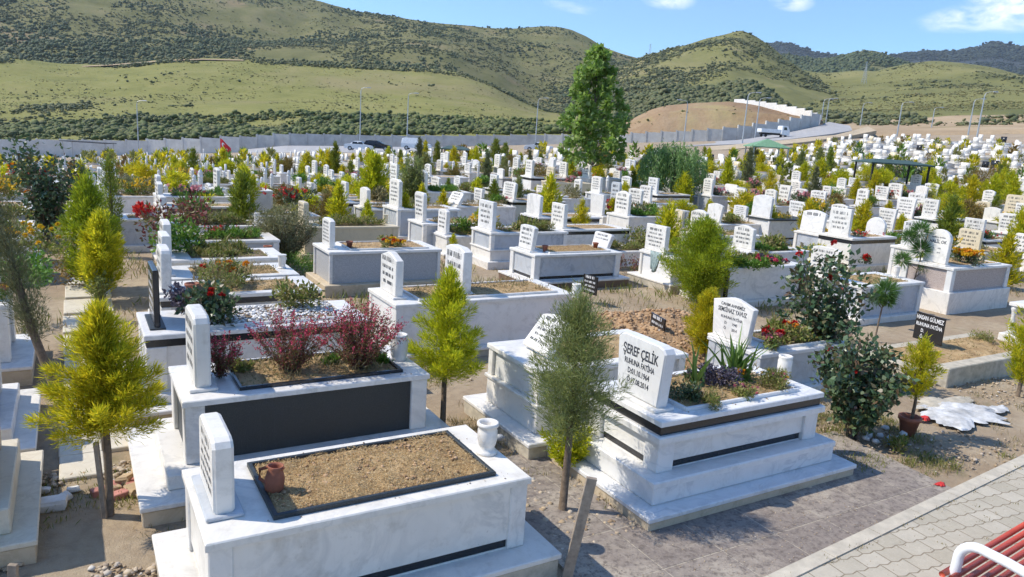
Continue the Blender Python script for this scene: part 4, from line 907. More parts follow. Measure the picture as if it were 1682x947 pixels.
# ------------------------------------------------------------------ middle distance: given by headstone
gm = 'white tombs of the middle rows with their headstones facing left'
ST = dict(
 plain=dict(base=((.08, .12, 'white'),), pillar=.1, bed='dry'),
 grey=dict(base=((.08, .12, 'white'),), pillar=.1, bed='dry', panel='grey'),
 band=dict(base=((.08, .12, 'white'),), pillar=.1, bed='soil', band='top', panel='white2'),
 bandb=dict(base=((.08, .12, 'white'),), pillar=.1, bed='soil', band='bottom', panel='grey'),
 low=dict(base=((.1, .08, 'white', 'concrete'),), pillar=0, bed='green'),
 brown=dict(base=((.08, .1, 'cream'),), pillar=.08, bed='soil', panel='brown', body='cream', slab='cream'),
 tier=dict(base=((.1, .14, 'white'),), pillar=.1, bed='green', upper=(.34, 0, 'white'), panel='grey'),
 blue=dict(base=((.08, .1, 'white'),), pillar=.08, bed='soil', body='blue', panel='white', slab='blue'),
 blackslab=dict(base=((.06, .1, 'white'),), pillar=.08, bed='none', slab='charcoal', panel='white2', band='bottom'))
mid = [
 (799, 330, 377, 24, 'rect', 'white', 4, 'tier', .8, 'two-tier grey and white tomb with a square four-line headstone and a small green plant'),
 (728, 344, 383, 14, 'clip', 'white', 4, 'low', .5, 'low white tomb with a narrow flared headstone left of the two-tier grey one'),
 (691, 316, 363, 15, 'softrect', 'white', 5, 'grey', .7, 'grey tomb with a tall narrow bold-lettered headstone right of the big golden conifer'),
 (745, 314, 336, 20, 'clip', 'white', 3, 'plain', .7, 'grey tomb with a small headstone leaning strongly right'),
 (877, 319, 353, 22, 'clip', 'white', 0, 'band', .75, 'white tomb with a black band and a blank white headstone'),
 (836, 299, 327, 22, 'clip', 'white', 5, 'band', .75, 'long black-banded white tomb with a square lettered headstone left of the tall tree'),
 (849, 293, 318, 14, 'rect', 'white', 4, 'plain', .7, 'white tomb with a tall pale headstone just behind the long black-banded one'),
 (891, 306, 323, 20, 'rect', 'white', 3, 'plain', .6, 'low white tomb with a wide short headstone below the rusty bush'),
 (981, 319, 352, 22, 'rect', 'white', 0, 'plain', .6, 'white tomb with a blank square headstone and a small dark vase below the tall tree'),
 (1043, 310, 343, 22, 'clip', 'white', 5, 'grey', .75, 'broad grey-panelled tomb with a square lettered headstone right of the tall tree'),
 (1060, 305, 331, 18, 'softrect', 'white', 4, 'plain', .7, 'white tomb whose lettered headstone stands right behind the broad grey-panelled one'),
 (1106, 344, 378, 26, 'softrect', 'cream', 4, 'brown', .6, 'cream-edged brown tomb with a cream lettered headstone'),
 (1172, 334, 365, 24, 'arch', 'white', 0, 'plain', .6, 'white tomb with a blank arched headstone beside a golden conifer'),
 (1250, 320, 357, 30, 'arch', 'white', 0, 'blackslab', .8, 'white tomb topped by a dark slab with a blank arched headstone'),
 (1333, 345, 382, 36, 'arch', 'white', 1, 'bandb', .75, 'white tomb with an arched headstone bearing a single line of letters'),
 (1376, 335, 364, 25, 'arch', 'white', 4, 'plain', .6, 'white tomb with a small arched four-line headstone right of the one-line headstone'),
 (1435, 357, 400, 28, 'shoulder', 'white', 0, 'low', .5, 'low tomb with a blank shouldered headstone leaning right above the rose bush'),
 (1453, 337, 382, 26, 'rect', 'white', 6, 'plain', .5, 'white tomb with a dark-lettered framed headstone right of the blank shouldered one'),
 (1485, 322, 358, 28, 'clip', 'white', 5, 'brown', .6, 'cream tomb with a broad square white headstone and a red bow'),
 (1657, 351, 382, 36, 'clip', 'white', 4, 'grey', .7, 'grey-sided tomb with a wide white headstone near the right edge'),
 (1664, 319, 350, 34, 'softrect', 'cream', 4, 'brown', .7, 'cream tomb with a cream lettered headstone at the right edge'),
 (1594, 295, 326, 22, 'rect', 'white', 5, 'plain', .6, 'white tomb with a tall square headstone left of the light blue one'),
 (1527, 300, 326, 22, 'clip', 'white', 4, 'plain', .6, 'white tomb with a lettered headstone right of the dark green shelter'),
 (1469, 301, 323, 21, 'clip', 'white', 4, 'plain', .6, 'white tomb with a lettered headstone just below the dark green shelter'),
 (1447, 306, 326, 22, 'rect', 'white', 4, 'grey', .6, 'grey tomb with a wide headstone below the left post of the dark green shelter'),
 (1342, 313, 338, 24, 'clip', 'white', 4, 'plain', .6, 'white tomb with a square headstone behind the one-line headstone'),
 (1314, 310, 330, 18, 'clip', 'white', 4, 'plain', .6, 'white tomb with a little square headstone left of its larger twin behind the dark-topped tomb'),
 (1308, 331, 355, 24, 'rect', 'white', 3, 'band', .6, 'dark-banded white tomb with a wide low headstone right of the dark-topped tomb'),
 (1286, 304, 334, 17, 'rect', 'white', 3, 'plain', .6, 'white tomb with a narrow three-line headstone behind the dark-topped tomb'),
 (1414, 310, 338, 17, 'clip', 'white', 3, 'plain', .5, 'white tomb with a narrow headstone left of the dark green shelter'),
 (1502, 317, 346, 25, 'softrect', 'white', 4, 'plain', .55, 'white tomb whose lettered headstone peeks out behind the one with the red bow'),
 (1672, 283, 312, 18, 'rect', 'white', 4, 'blue', .6, 'light blue tomb with a white headstone at the right edge'),
 (1196, 302, 323, 20, 'softrect', 'white', 0, 'bandb', .6, 'white tomb with a pale headstone leaning forward left of the dark-topped tomb'),
 (986, 383, 408, 28, 'softrect', 'white', 2, 'low', .4, 'low tomb with a white headstone fallen askew beside the slim golden conifer'),
 (1010, 297, 336, 14, 'softrect', 'grey', 4, 'plain', .6, 'tomb with a tall blue-grey headstone right of the tall tree trunk'),
 (510, 300, 320, 10, 'rect', 'white', 3, 'plain', .6, 'white tomb with a slender white headstone left of the big golden conifer'),
 (647, 285, 305, 10, 'rect', 'white', 3, 'plain', .6, 'white tomb with a slender white headstone right behind the big golden conifer'),
 (716, 290, 314, 13, 'arch', 'white', 2, 'grey', .7, 'grey tomb with a narrow arched headstone beside a dark plate'),
 (786, 310, 335, 14, 'rect', 'white', 4, 'grey', .6, 'grey-panelled tomb with a pale lettered headstone behind the two-tier one'),
]
for i, (cx, yt, yb, wpx, kind, mat, rows, stl, H, lab) in enumerate(mid):
    W = 1.03; P = at(cx, yb, H); dp = depth_of(P); s = abs(math.sin(math.atan2(P[0], P[1])-0)); hh = min(.8, max(.38, (yb-yt)*dp/FPX*.97)); ww = min(.8, max(.42, wpx*dp/FPX/max(.35, s)))
    k = dict(ST[stl]); tilt = .5 if 'strongly' in lab else (.3 if 'askew' in lab or 'forward' in lab else R.uniform(-.04, .09))
    T(lab, (P[0]-.15, P[1]-W/2, P[2]-H), L=2.15, W=W, H=H, hs=dict(kind=kind, w=ww, h=hh, t=.1, x=.1, mat=mat, rows=rows, tilt=tilt, taper=R.choice((1, .9, .86))), group=gm, **k)

# ------------------------------------------------------------------ the crowded field behind
FRAME = lambda P, m=30: (lambda q: q[2] > 0 and -m < q[0] < PW+m and q[1] < PH+60)(proj(P))
def far_limit(px): return np.interp(px, [-80, 60, 400, 560, 700, 1000, 1200, 1280, 1330, 1420, 1760], [122, 118, 98, 77, 73, 72, 76, 88, 100, 122, 118])
def open_ground(x, y):  # the dug grave, the lanes, the roots of big plants
    return (4.6 < x < 10.8 and 6.4 < y < 10.2) or (x > 6.9 and y < 7.4) or (-.9 < x < .3) or (y < 9.2 and x > 3) or (x < .3 and y < 11.4) or (x > 2.6 and x*FW[0]+y*FW[1] < 16.5) or (0 < x < 2.6 and y < 17.5)
cells = []
for k in range(-46, 46):
    for j in range(1, 110):
        x = .62+3.35*k+R.uniform(-.22, .22); y = 2.6+1.62*j+R.uniform(-.22, .22)
        if k % 4 == 1 and x > 12: x += .5
        q = proj((x+1, y+.5, float(ground(x+1, y+.5))+.7)); d = math.hypot(x, y)
        if q[2] < 9 or not (-70 < q[0] < PW+50): continue
        if d > far_limit(q[0]) or open_ground(x, y): continue
        if any(abs(x+1.05-h[0]) < (2.1+h[2])/2+.12 and abs(y+.5-h[1]) < (1.05+h[3])/2+.1 for h in HAND): continue
        if R.random() < (.10 if d < 60 else .2): continue
        cells.append((d, x, y, q[0], q[1]))
cells.sort()
N_IND = 300-len(HAND)
styles = [
 ('white tomb with an arched headstone', dict(base=((.08, .12, 'white'),), bed='dry', pillar=.1, hs=dict(kind='arch', w=.6, h=.56, rows=4))),
 ('grey-panelled tomb with a square headstone', dict(base=((.08, .12, 'white'),), bed='dry', panel='grey', pillar=.1, hs=dict(kind='clip', w=.62, h=.6, rows=5))),
 ('black-banded white tomb with a square headstone', dict(base=((.08, .12, 'white'),), bed='soil', band='top', pillar=.1, hs=dict(kind='rect', w=.6, h=.58, rows=4))),
 ('low overgrown grave with a narrow white headstone', dict(base=((.06, .06, 'white'),), bed='green', H=.42, pillar=0, hs=dict(kind='softrect', w=.46, h=.62, rows=4))),
 ('cream tomb with a cream headstone', dict(base=((.08, .1, 'cream'),), bed='soil', body='cream', slab='cream', pillar=.1, hs=dict(kind='softrect', w=.6, h=.55, mat='cream', rows=4))),
 ('low white frame grave with slender head and foot posts', None),
 ('white two-tier tomb with a gabled headstone', dict(base=((.1, .12, 'white'),), bed='green', upper=(.32, 0, 'white'), pillar=.1, hs=dict(kind='gable', w=.62, h=.56, rows=4))),
 ('granite-sided white tomb with a blank headstone', dict(base=((.08, .15, 'white', 'beige'),), bed='dry', panel='granite', pillar=.07, hs=dict(kind='arch', w=.62, h=.55, rows=0))),
]
def post_grave(label, P, group):
    rt = thing('post_grave', label, 'grave', P, 0, group)
    MB().ring(0, 2.0, 0, .9, .14, 1.86, .12, .78, -.1, .34, .01).build('kerb_frame', ['white'], rt)
    link('soil', bed_mesh(.14, 1.86, .12, .78, .30, 5, 'soil2', 'weed', .03, 500), rt)
    for x, h in ((.07, .85), (1.93, .62)):
        MB().lathe([(.10, .3402), (.10, .36), (.062, .40), (.075, .34+h*.7), (.09, .34+h*.74), (.07, .34+h*.8), (.075, .34+h*.9), (.03, .34+h)], x, .45, 10).build('end_post', ['white'], rt)
    return rt
protos = {}
zones = ((470, 'left of the cream tomb'), (900, 'between the cream tomb and the tall tree'), (1330, 'between the tall tree and the shelter on the right'), (9999, 'on the right around the dark green shelter'))
def zone_of(px): return next(z for lim, z in zones if px < lim)
for d, x, y, px, py in cells[:N_IND]:
    r = R.random(); left = px < 520
    si = (5 if r < .42 else 3 if r < .58 else 0 if r < .75 else 1 if r < .88 else 6) if left and d > 22 else (0 if r < .22 else 1 if r < .44 else 2 if r < .58 else 3 if r < .68 else 4 if r < .76 else 5 if r < .80 else 6 if r < .90 else 7)
    nm, kw = styles[si]; lab = nm+(' in the nearer rows ' if d < 32 else ' in the far rows ')+zone_of(px); lab = ' '.join(lab.split()[:16]); grp = lab.replace('tomb', 'tombs', 1).replace('grave', 'graves', 1)
    z = float(ground(x+1, y+.5)); det = d < 34
    key = (si, det, R.randint(0, 1) if det else 0)
    if key not in protos:
        if kw is None: o = post_grave(lab, (x, y, z), grp)
        else:
            k2 = dict(kw); h = dict(k2.pop('hs')); h['x'] = .12; h['t'] = .11; h['seed'] = R.randint(0, 4)
            if not det: h['rows'] = h['rows']; h['foot'] = False; h['footh'] = 0
            if not det: k2['pillar'] = 0
            H = k2.pop('H', R.uniform(.66, .8)); o = tomb(lab, (x, y, z), H=H, hs=h, group=grp, detail=det, L=R.uniform(2.0, 2.2), W=R.uniform(.95, 1.05), seed=R.randint(1, 99), **k2)
        protos[key] = o
    else: copy_thing(protos[key], (x, y, z), R.gauss(0, .04), (R.uniform(.88, 1.06), R.uniform(.9, 1.08), R.uniform(.70, 1.22)), lab, grp)
# everything farther: too many to tell apart
def far_field(cs):
    rng = np.random.default_rng(77); V = []; F = []; mi = []; n = 0
    fq = np.array([(0, 2, 3, 1), (4, 5, 7, 6), (0, 1, 5, 4), (2, 6, 7, 3), (0, 4, 6, 2), (1, 3, 7, 5)])
    def box(x0, x1, y0, y1, z0, z1, m, top=None, lean=0.0, nar=1.0):
        nonlocal n
        yc = (y0+y1)/2; w = (y1-y0)/2*nar
        V.extend([(x0, y0, z0), (x1, y0, z0), (x0, y1, z0), (x1, y1, z0), (x0+lean, yc-w, z1), (x1+lean, yc-w, z1), (x0+lean, yc+w, z1), (x1+lean, yc+w, z1)])
        F.extend((fq+n).tolist()); mi.extend([m, m if top is None else top, m, m, m, m]); n += 8
    for d, x, y, px, py in cs:
        z = float(ground(x+1, y+.5)); r = rng.random(); H = rng.uniform(.3, .8) if px > 500 else rng.uniform(.25, .6); m = rng.choice([0, 0, 0, 1, 2, 3], p=[.3, .2, .12, .2, .08, .1])
        box(x-.08, x+2.2, y-.08, y+1.05, z-.3, z+.12, 0); box(x, x+2.1, y, y+.98, z+.12, z+H, m); box(x-.03, x+2.13, y-.03, y+1.01, z+H+.001, z+H+.05, 0); box(x+.45, x+1.85, y+.16, y+.82, z+H+.04, z+H+.075, 4, rng.choice([4, 4, 5]))
        if rng.random() < .9:
            w = rng.uniform(.4, .72); h = rng.uniform(.45, .85); xx = x+.1; yy = y+.5
            if px < 520 and rng.random() < .5:
                for e in (0, 1): box(x+.05+1.9*e, x+.18+1.9*e, yy-.07, yy+.07, z+H, z+H+h*1.15, 0)
            else: box(xx, xx+.11, yy-w/2, yy+w/2, z+H+.05, z+H+h, 6 if rng.random() < .06 else (2 if rng.random() < .08 else 0), None, rng.normal()*.06, rng.choice([1, 1, .6]))
    me = np_mesh('distant_tombs', V, F, ['white', 'grey', 'cream', 'white2', 'soil', 'soil2', 'black'], mi); tag(link('distant_tombs', me), kind='stuff')
far_field(cells[N_IND:])
# ------------------------------------------------------------------ boundary wall, road, lamps
def wall_run(root, pts, h, t, seg, mat, step=0.0, post=True):
    """panels and posts along a line of ground points"""
    P = [Vector(p) for p in pts]; L = [0]
    for a, b in zip(P, P[1:]): L.append(L[-1]+(b-a).to_2d().length)
    n = max(1, int(L[-1]/seg)); 
    def pt(s):
        for i in range(len(P)-1):
            if s <= L[i+1] or i == len(P)-2: return P[i].lerp(P[i+1], (s-L[i])/max(L[i+1]-L[i], 1e-6))
    for i in range(n):
        a, b = pt(L[-1]*i/n), pt(L[-1]*(i+1)/n); d = (b-a).to_2d().normalized(); nn = Vector((-d.y, d.x)); zb = min(a.z, b.z)-1.2; zt = max(a.z, b.z)+h+R.uniform(-.03, .03)
        mb = MB(); e_ = .16 if post else -.002; a2 = a+Vector((d.x, d.y, 0))*e_; b2 = b-Vector((d.x, d.y, 0))*e_
        q = [(p.x+nn.x*o, p.y+nn.y*o) for p, o in ((a2, -t/2), (b2, -t/2), (b2, t/2), (a2, t/2))]
        mb.add([(x, y, z) for z in (zb, zt) for x, y in q], [(3, 2, 1, 0), (4, 5, 6, 7), (0, 1, 5, 4), (1, 2, 6, 5), (2, 3, 7, 6), (3, 0, 4, 7)])
        mb.build('wall_panel', [mat], root)
        if post:
            mb = MB(); q = [(a.x+d.x*u+nn.x*o, a.y+d.y*u+nn.y*o) for u, o in ((-.155, -t*.9), (.155, -t*.9), (.155, t*.9), (-.155, t*.9))]
            mb.add([(x, y, z) for z in (zb, zt+.12) for x, y in q], [(3, 2, 1, 0), (4, 5, 6, 7), (0, 1, 5, 4), (1, 2, 6, 5), (2, 3, 7, 6), (3, 0, 4, 7)]); mb.build('wall_post', [mat], root)
def gpt(px, d, dz=0):  # ground point in the column px of the photo, at distance d
    p = atd(px, 235, d); return (p[0], p[1], float(ground(p[0], p[1]))+dz)
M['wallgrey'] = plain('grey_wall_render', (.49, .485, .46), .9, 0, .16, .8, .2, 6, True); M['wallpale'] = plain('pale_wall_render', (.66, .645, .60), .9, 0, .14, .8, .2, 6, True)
wl = thing('boundary_wall', 'pale grey panelled boundary wall behind the tombs on the left', 'wall')
def gz(px, py, d): p = atd(px, py, d); return tuple(p)
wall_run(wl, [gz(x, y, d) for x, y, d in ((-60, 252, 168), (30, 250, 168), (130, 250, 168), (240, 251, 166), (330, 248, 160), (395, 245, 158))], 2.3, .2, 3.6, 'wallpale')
wc = thing('boundary_wall', 'grey panelled boundary wall rising behind the road and the parked cars', 'wall')
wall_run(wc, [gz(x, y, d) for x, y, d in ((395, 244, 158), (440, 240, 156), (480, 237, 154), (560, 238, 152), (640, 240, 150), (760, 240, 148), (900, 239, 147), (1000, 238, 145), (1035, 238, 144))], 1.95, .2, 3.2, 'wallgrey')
wr = thing('boundary_wall', 'shaded grey panelled wall curving along the foot of the brown mound', 'wall')
wall_run(wr, [gz(x, y, d) for x, y, d in ((1035, 238, 142), (1120, 235, 141), (1180, 232, 141), (1230, 227, 143), (1270, 220, 146), (1300, 215, 149), (1325, 210, 152), (1345, 205, 155))], 2.0, .2, 2.6, 'wallgrey')  # same wall as the white run; its shaded side is put into the grey
ww = thing('boundary_wall', 'bright white stepped wall climbing along the top of the brown mound', 'wall')
wall_run(ww, [gz(x, y, d) for x, y, d in ((1345, 209, 156), (1338, 205, 160), (1325, 199, 164), (1305, 193.5, 168), (1280, 188, 172), (1250, 182.5, 176), (1205, 177, 182))], 1.95, .2, 3.0, 'white', .2, False)  # lit side of the grey wall past its corner; sunlight painted in as white
def strip(name, a, b, mat, z=.0):
    V = []; F = []
    for i, (p, q) in enumerate(zip(a, b)): V += [(p[0], p[1], p[2]+z), (q[0], q[1], q[2]+z), (p[0], p[1], p[2]-.6), (q[0], q[1], q[2]-.6)]
    for i in range(len(a)-1): k = 4*i; F += [(k, k+4, k+5, k+1), (k+2, k, k+4, k+6)[::-1], (k+1, k+5, k+7, k+3)[::-1]]
    return tag(MB().add(V, F).build(name, [mat]), kind='structure')
M['roadgrey'] = plain('pale_road', (.36, .35, .34), .9, 0, .12, .6, .2, 8, True); M['roaddirt'] = plain('dry_verge', (.45, .36, .24), .95, 0, .2, .8, .3, 8, True)
def dense(pts, n=60):
    p = np.array(pts, float); s = np.linspace(0, 1, len(p)); q = np.linspace(0, 1, n); return [tuple(np.interp(q, s, p[:, i])) for i in range(3)] and list(zip(*[np.interp(q, s, p[:, i]) for i in range(3)]))
near = [gz(x, y, d) for x, y, d in dense(((400, 250, 146), (470, 250, 128), (560, 250, 112), (640, 251, 108), (760, 252, 108), (900, 251, 107), (1000, 248, 108), (1120, 240, 113), (1220, 236, 118), (1300, 228, 126), (1370, 219, 136), (1400, 214, 146), (1396, 206, 160)))]
farr = [gz(x, y, d) for x, y, d in dense(((400, 245.5, 156), (470, 239, 152), (560, 239.5, 149), (640, 241, 147), (760, 241, 145), (900, 240, 144), (1000, 239, 142), (1120, 235.5, 138), (1220, 229, 139), (1300, 216.5, 147), (1345, 207, 153), (1352, 203, 160), (1362, 200, 168)))]
strip('road', near, farr, 'roadgrey', .02)
va = [gz(x, y, d) for x, y, d in dense(((395, 252, 138), (560, 255, 100), (700, 256, 96), (900, 256, 96), (1050, 250, 100), (1200, 245, 103), (1320, 233, 118), (1400, 222, 138), (1440, 214, 148)))]
vb = [gz(x, y, d) for x, y, d in dense(((400, 250, 146.5), (560, 250.5, 111), (700, 251.5, 107.5), (900, 251.5, 106.5), (1050, 246, 110), (1200, 237.5, 116), (1320, 226, 129), (1400, 214.5, 145.5), (1425, 207, 160)))]
strip('road_verge', va, vb, 'roaddirt', .0)
def lamp(label, px, py, top, d, arm=1, scale=1.0):
    P = gz(px, py, d); h = height_at(P, px, top); rt = thing('street_lamp', label, 'street lamp', P, 0, 'street lamps along the cemetery road'); rt.rotation_euler.z = -YAW
    MB().tube([(0, 0, -1), (0, 0, h*.5), (0, 0, h)], [.13, .10, .07], 8).build('pole', ['steel'], rt)
    MB().tube([(0, 0, h-.05), (.15*arm, 0, h+.35), (.6*arm, 0, h+.55), (1.3*arm, 0, h+.6)], [.06, .05, .045, .04], 6).build('arm', ['steel'], rt)
    MB().box(min(1.15*arm, 1.9*arm), max(1.15*arm, 1.9*arm), -.14, .14, h+.52, h+.68, .04).build('lamp_head', ['steel'], rt)
for px, py, tp, d, arm, lab in ((227.5, 243, 170, 158, 1, 'tall grey lamp post standing before the pale wall on the left'), (591, 240, 148, 148, 1, 'lamp post beside the dark hatchback'), (668, 240, 157, 146, 1, 'lamp post between the dark hatchback and the white van'), (879, 240, 165, 142, 1, 'lamp post behind the white saloon car'),
    (1219, 236, 157, 120, 1, 'lamp post crossing the brown mound under the white wall'), (1348, 203, 166, 172, 1, 'left one of two lamp posts at the road bend'), (1356, 203, 165, 178, 1, 'right one of two lamp posts at the road bend'), (1474, 218, 172, 150, 1, 'lamp post at the far edge of the right-hand rows below the rocky slope'),
    (1591, 216, 167, 152, 1, 'shorter lamp post beside the tall one on the right'), (1605, 222, 156, 135, 1, 'tall lamp post at the far right of the rows'), (1123, 232, 170, 138, -1, 'thin lamp post left of the mound crest'), (1240, 226, 165, 142, 1, 'lamp post standing at the left end of the white wall'), (1413, 205, 172, 190, 1, 'small far lamp post beyond the road bend'), (1530, 208, 180, 185, 1, 'small far lamp post on the dry terrace')):
    lamp(lab, px, py, tp, d, arm)
def pylon(label, px, py, top, d):
    P = gz(px, py, d); h = height_at(P, px, top); rt = thing('power_pylon', label, 'pylon', P, 0, 'power pylons on the hills'); w = h*.09; mb = MB()
    for sx in (-1, 1):
        for sy in (-1, 1): mb.tube([(sx*w, sy*w, -1), (sx*w*.25, sy*w*.25, h*.75), (0, 0, h)], [h*.009, h*.007, h*.005], 4)
    for k in range(8):
        z0 = h*.09*k; z1 = z0+h*.09; a = w*(1-.75*z0/(h*.75)); b = w*(1-.75*z1/(h*.75))
        for s in (-1, 1): mb.tube([(-a, s*a, z0), (b, s*b, z1)], h*.004, 3); mb.tube([(a, s*a, z0), (-b, s*b, z1)], h*.004, 3)
    mb.build('lattice_mast', ['steel'], rt); mb = MB()
    for z, l in ((.68, .2), (.79, .24), (.90, .17)): mb.tube([(-l*h, 0, z*h), (0, 0, z*h+h*.03), (l*h, 0, z*h)], h*.007, 4)
    mb.build('cross_arms', ['steel'], rt); rt.rotation_euler.z = -YAW+.6
pylon('far steel pylon standing in the saddle left of the rounded peak', 1067, 90, 71, 860)
pylon('steel pylon on the green hillside right of the rounded peak', 1419, 135, 100, 700)

# ------------------------------------------------------------------ vehicles
def vehicle(name, label, P, rz, kind, paint):
    rt = thing(name, label, {'pickup': 'van', 'lorry': 'truck'}.get(kind, 'car'), P, rz); 
    spec = {'hatch': (4.2, 1.74, [(0, .3), (0, .75), (.08, .85), (.05, .95), (.35, 1.38), (.9, 1.47), (2.1, 1.44), (3.0, .98), (3.95, .86), (4.2, .62), (4.2, .3)], (.75, 3.35)),
            'saloon': (4.4, 1.72, [(0, .3), (0, .8), (.1, .92), (.8, .97), (1.35, 1.38), (2.4, 1.42), (3.1, .98), (4.2, .85), (4.4, .6), (4.4, .3)], (.85, 3.55)),
            'van': (4.6, 1.8, [(0, .35), (0, 1.0), (.12, 1.72), (.4, 1.84), (2.6, 1.84), (3.35, 1.15), (4.4, 1.0), (4.6, .7), (4.6, .35)], (.85, 3.7)),
            'lorry': (7.2, 2.2, [(5.2, .7), (5.2, 2.5), (5.5, 2.6), (6.6, 2.55), (7.1, 1.7), (7.2, 1.5), (7.2, .6)], (1.2, 6.2))}[kind]
    L, Wd, prof, wx = spec; mb = MB(); n = len(prof); 
    def inset(z): return .0 if z < 1.0 else min(.22, (z-1.0)*.38)
    if kind == 'lorry': inset = lambda z: .0
    v = [(x, -Wd/2+inset(z), z) for x, z in prof]+[(x, Wd/2-inset(z), z) for x, z in prof]
    mb.add(v, [tuple(range(n)), tuple(range(n, 2*n))[::-1]]+[((i+1) % n, i, i+n, (i+1) % n+n) for i in range(n)]); mb.build('body', [paint], rt, (-L/2, 0, 0))
    if kind == 'lorry':
        mb = MB(); mb.box(0, 5.05, -1.1, 1.1, .95, 1.05, .02); 
        for s in (-1, 1): mb.box(0, 5.05, s*1.08-.05, s*1.08+.05, 1.051, 1.75, .02)
        mb.box(-.05, .05, -1.03, 1.03, 1.051, 1.75, .02); mb.build('cargo_bed', [paint], rt, (-L/2, 0, 0)); MB().box(.2, 6.9, -.45, .45, .55, .949, .02).build('chassis', ['rubber'], rt, (-L/2, 0, 0))
    wz = {'hatch': ((.55, 1.75, .98, 1.36), (1.83, 2.55, .98, 1.34)), 'saloon': ((1.2, 2.0, 1.0, 1.32), (2.06, 2.75, 1.0, 1.32)), 'van': ((.35, 1.2, 1.2, 1.62), (1.3, 2.1, 1.2, 1.62), (2.2, 2.75, 1.2, 1.6)), 'lorry': ((5.6, 6.4, 1.7, 2.3),)}[kind]
    for s in (-1, 1):
        for x0, x1, z0, z1 in wz:
            yy = lambda z: s*(Wd/2-inset(z)+.006); mb = MB(); sl = .12
            mb.add([(x0, yy(z0), z0), (x1+sl, yy(z0), z0), (x1-sl*.6, yy(z1), z1), (x0+.05, yy(z1), z1)], [(0, 1, 2, 3) if s < 0 else (3, 2, 1, 0)]); mb.build('side_window', ['glass'], rt, (-L/2, 0, 0))
        for x in wx: 
            mb = MB(); q = MB().lathe([(.20, 0), (.31, .02), (.33, .06), (.33, .17), (.31, .2)], 0, 0, 16); o = q.build('wheel', ['rubber'], rt, (x-L/2, s*(Wd/2-.17), .33)); o.rotation_euler = (math.pi/2*s*-1, 0, 0)
            if kind != 'lorry': h = MB().lathe([(.02, .205), (.19, .203), (.19, .19)], 0, 0, 12).build('hubcap', ['steel'], o)
    wsx = {'hatch': ((2.15, 1.40), (2.95, 1.02)), 'saloon': ((2.45, 1.38), (3.05, 1.02)), 'van': ((2.65, 1.8), (3.3, 1.2)), 'lorry': ((6.65, 2.45), (7.05, 1.75))}[kind]
    (xa, za), (xb, zb) = wsx; MB().add([(xa+.03, -Wd/2+inset(za)+.1, za+.02), (xb+.03, -Wd/2+inset(zb)+.1, zb+.02), (xb+.03, Wd/2-inset(zb)-.1, zb+.02), (xa+.03, Wd/2-inset(za)-.1, za+.02)], [(0, 1, 2, 3)]).build('windscreen', ['glass'], rt, (-L/2, 0, 0))
    return rt
along = -YAW
vehicle('parked_car', 'black hatchback parked on the road before the grey wall', gz(621, 246.5, 118), along+.02, 'hatch', 'carblack')
vehicle('parked_van', 'white van with dark side windows parked right of the black hatchback', gz(684, 246.5, 119), along, 'van', 'carwhite')
vehicle('parked_car', 'white saloon car parked on the road left of the tall tree', gz(884, 249, 114), along+math.pi, 'saloon', 'carwhite')
vehicle('tipper_truck', 'pale lorry with an open cargo bed on the road below the brown mound', gz(1269, 225.5, 132), along+.15, 'lorry', 'carwhite').scale = (.68, .74, .76)
vehicle('parked_car', 'white saloon car half hidden behind shrubs left of the black hatchback', gz(591, 247, 118), along, 'saloon', 'carwhite')

# ------------------------------------------------------------------ shelters, flag, bench
def shelter(label, px, py, top, wpx, d, roofm, hip=.28, rz=0.0, W2=2.6):
    P = gz(px, py, d); h = height_at(P, px, top)-.25; w = wpx*math.hypot(*P[:2])/FPX/2; rt = thing('roofed_shelter', label, 'shelter', P, -YAW+rz, 'green-roofed shelters among the tombs')
    for sx in (-1, 1):
        for sy in (-1, 1): MB().box(sx*w*.92-.05, sx*w*.92+.05, sy*W2/2*.9-.05, sy*W2/2*.9+.05, -.8, h, .01).build('post', ['rubber' if roofm == 'roofgreen' else 'steel'], rt)
    a, b = w*1.04, W2/2*1.08; r = .0 if hip > .3 else a*.55
    MB().add([(-a, -b, h), (a, -b, h), (a, b, h), (-a, b, h), (-r, 0, h+hip), (r+.001, 0, h+hip), (-a, -b, h+.08), (a, -b, h+.08), (a, b, h+.08), (-a, b, h+.08)], [(3, 2, 1, 0), (0, 1, 7, 6), (1, 2, 8, 7), (2, 3, 9, 8), (3, 0, 6, 9), (6, 7, 5, 4), (7, 8, 5), (8, 9, 4, 5), (9, 6, 4)]).build('roof', [roofm], rt)
shelter('dark green roofed shelter on thin posts among the right-hand tombs', 1458, 312, 262, 86, 52, 'roofgreen')
shelter('pale green pyramid-roofed tent among the tombs behind the right-hand conifers', 1257, 262, 237, 56, 68, 'tentgreen', .75)
shelter('low green roofed shelter beside the road in the middle distance', 747, 268, 240, 42, 60, 'roofgreen')
shelter('long dark roofed stall against the pale wall on the left', 146, 254, 231, 64, 150, 'rubber', .1, 0, 3)
P = gz(362, 262, 80); ht = height_at(P, 360, 226)
fl = thing('flag_on_pole', 'red flag with a white crescent and star drooping from a thin pole', 'flag', P)
MB().tube([(0, 0, -.5), (0, 0, ht)], [.025, .02], 6).build('pole', ['steel'], fl)
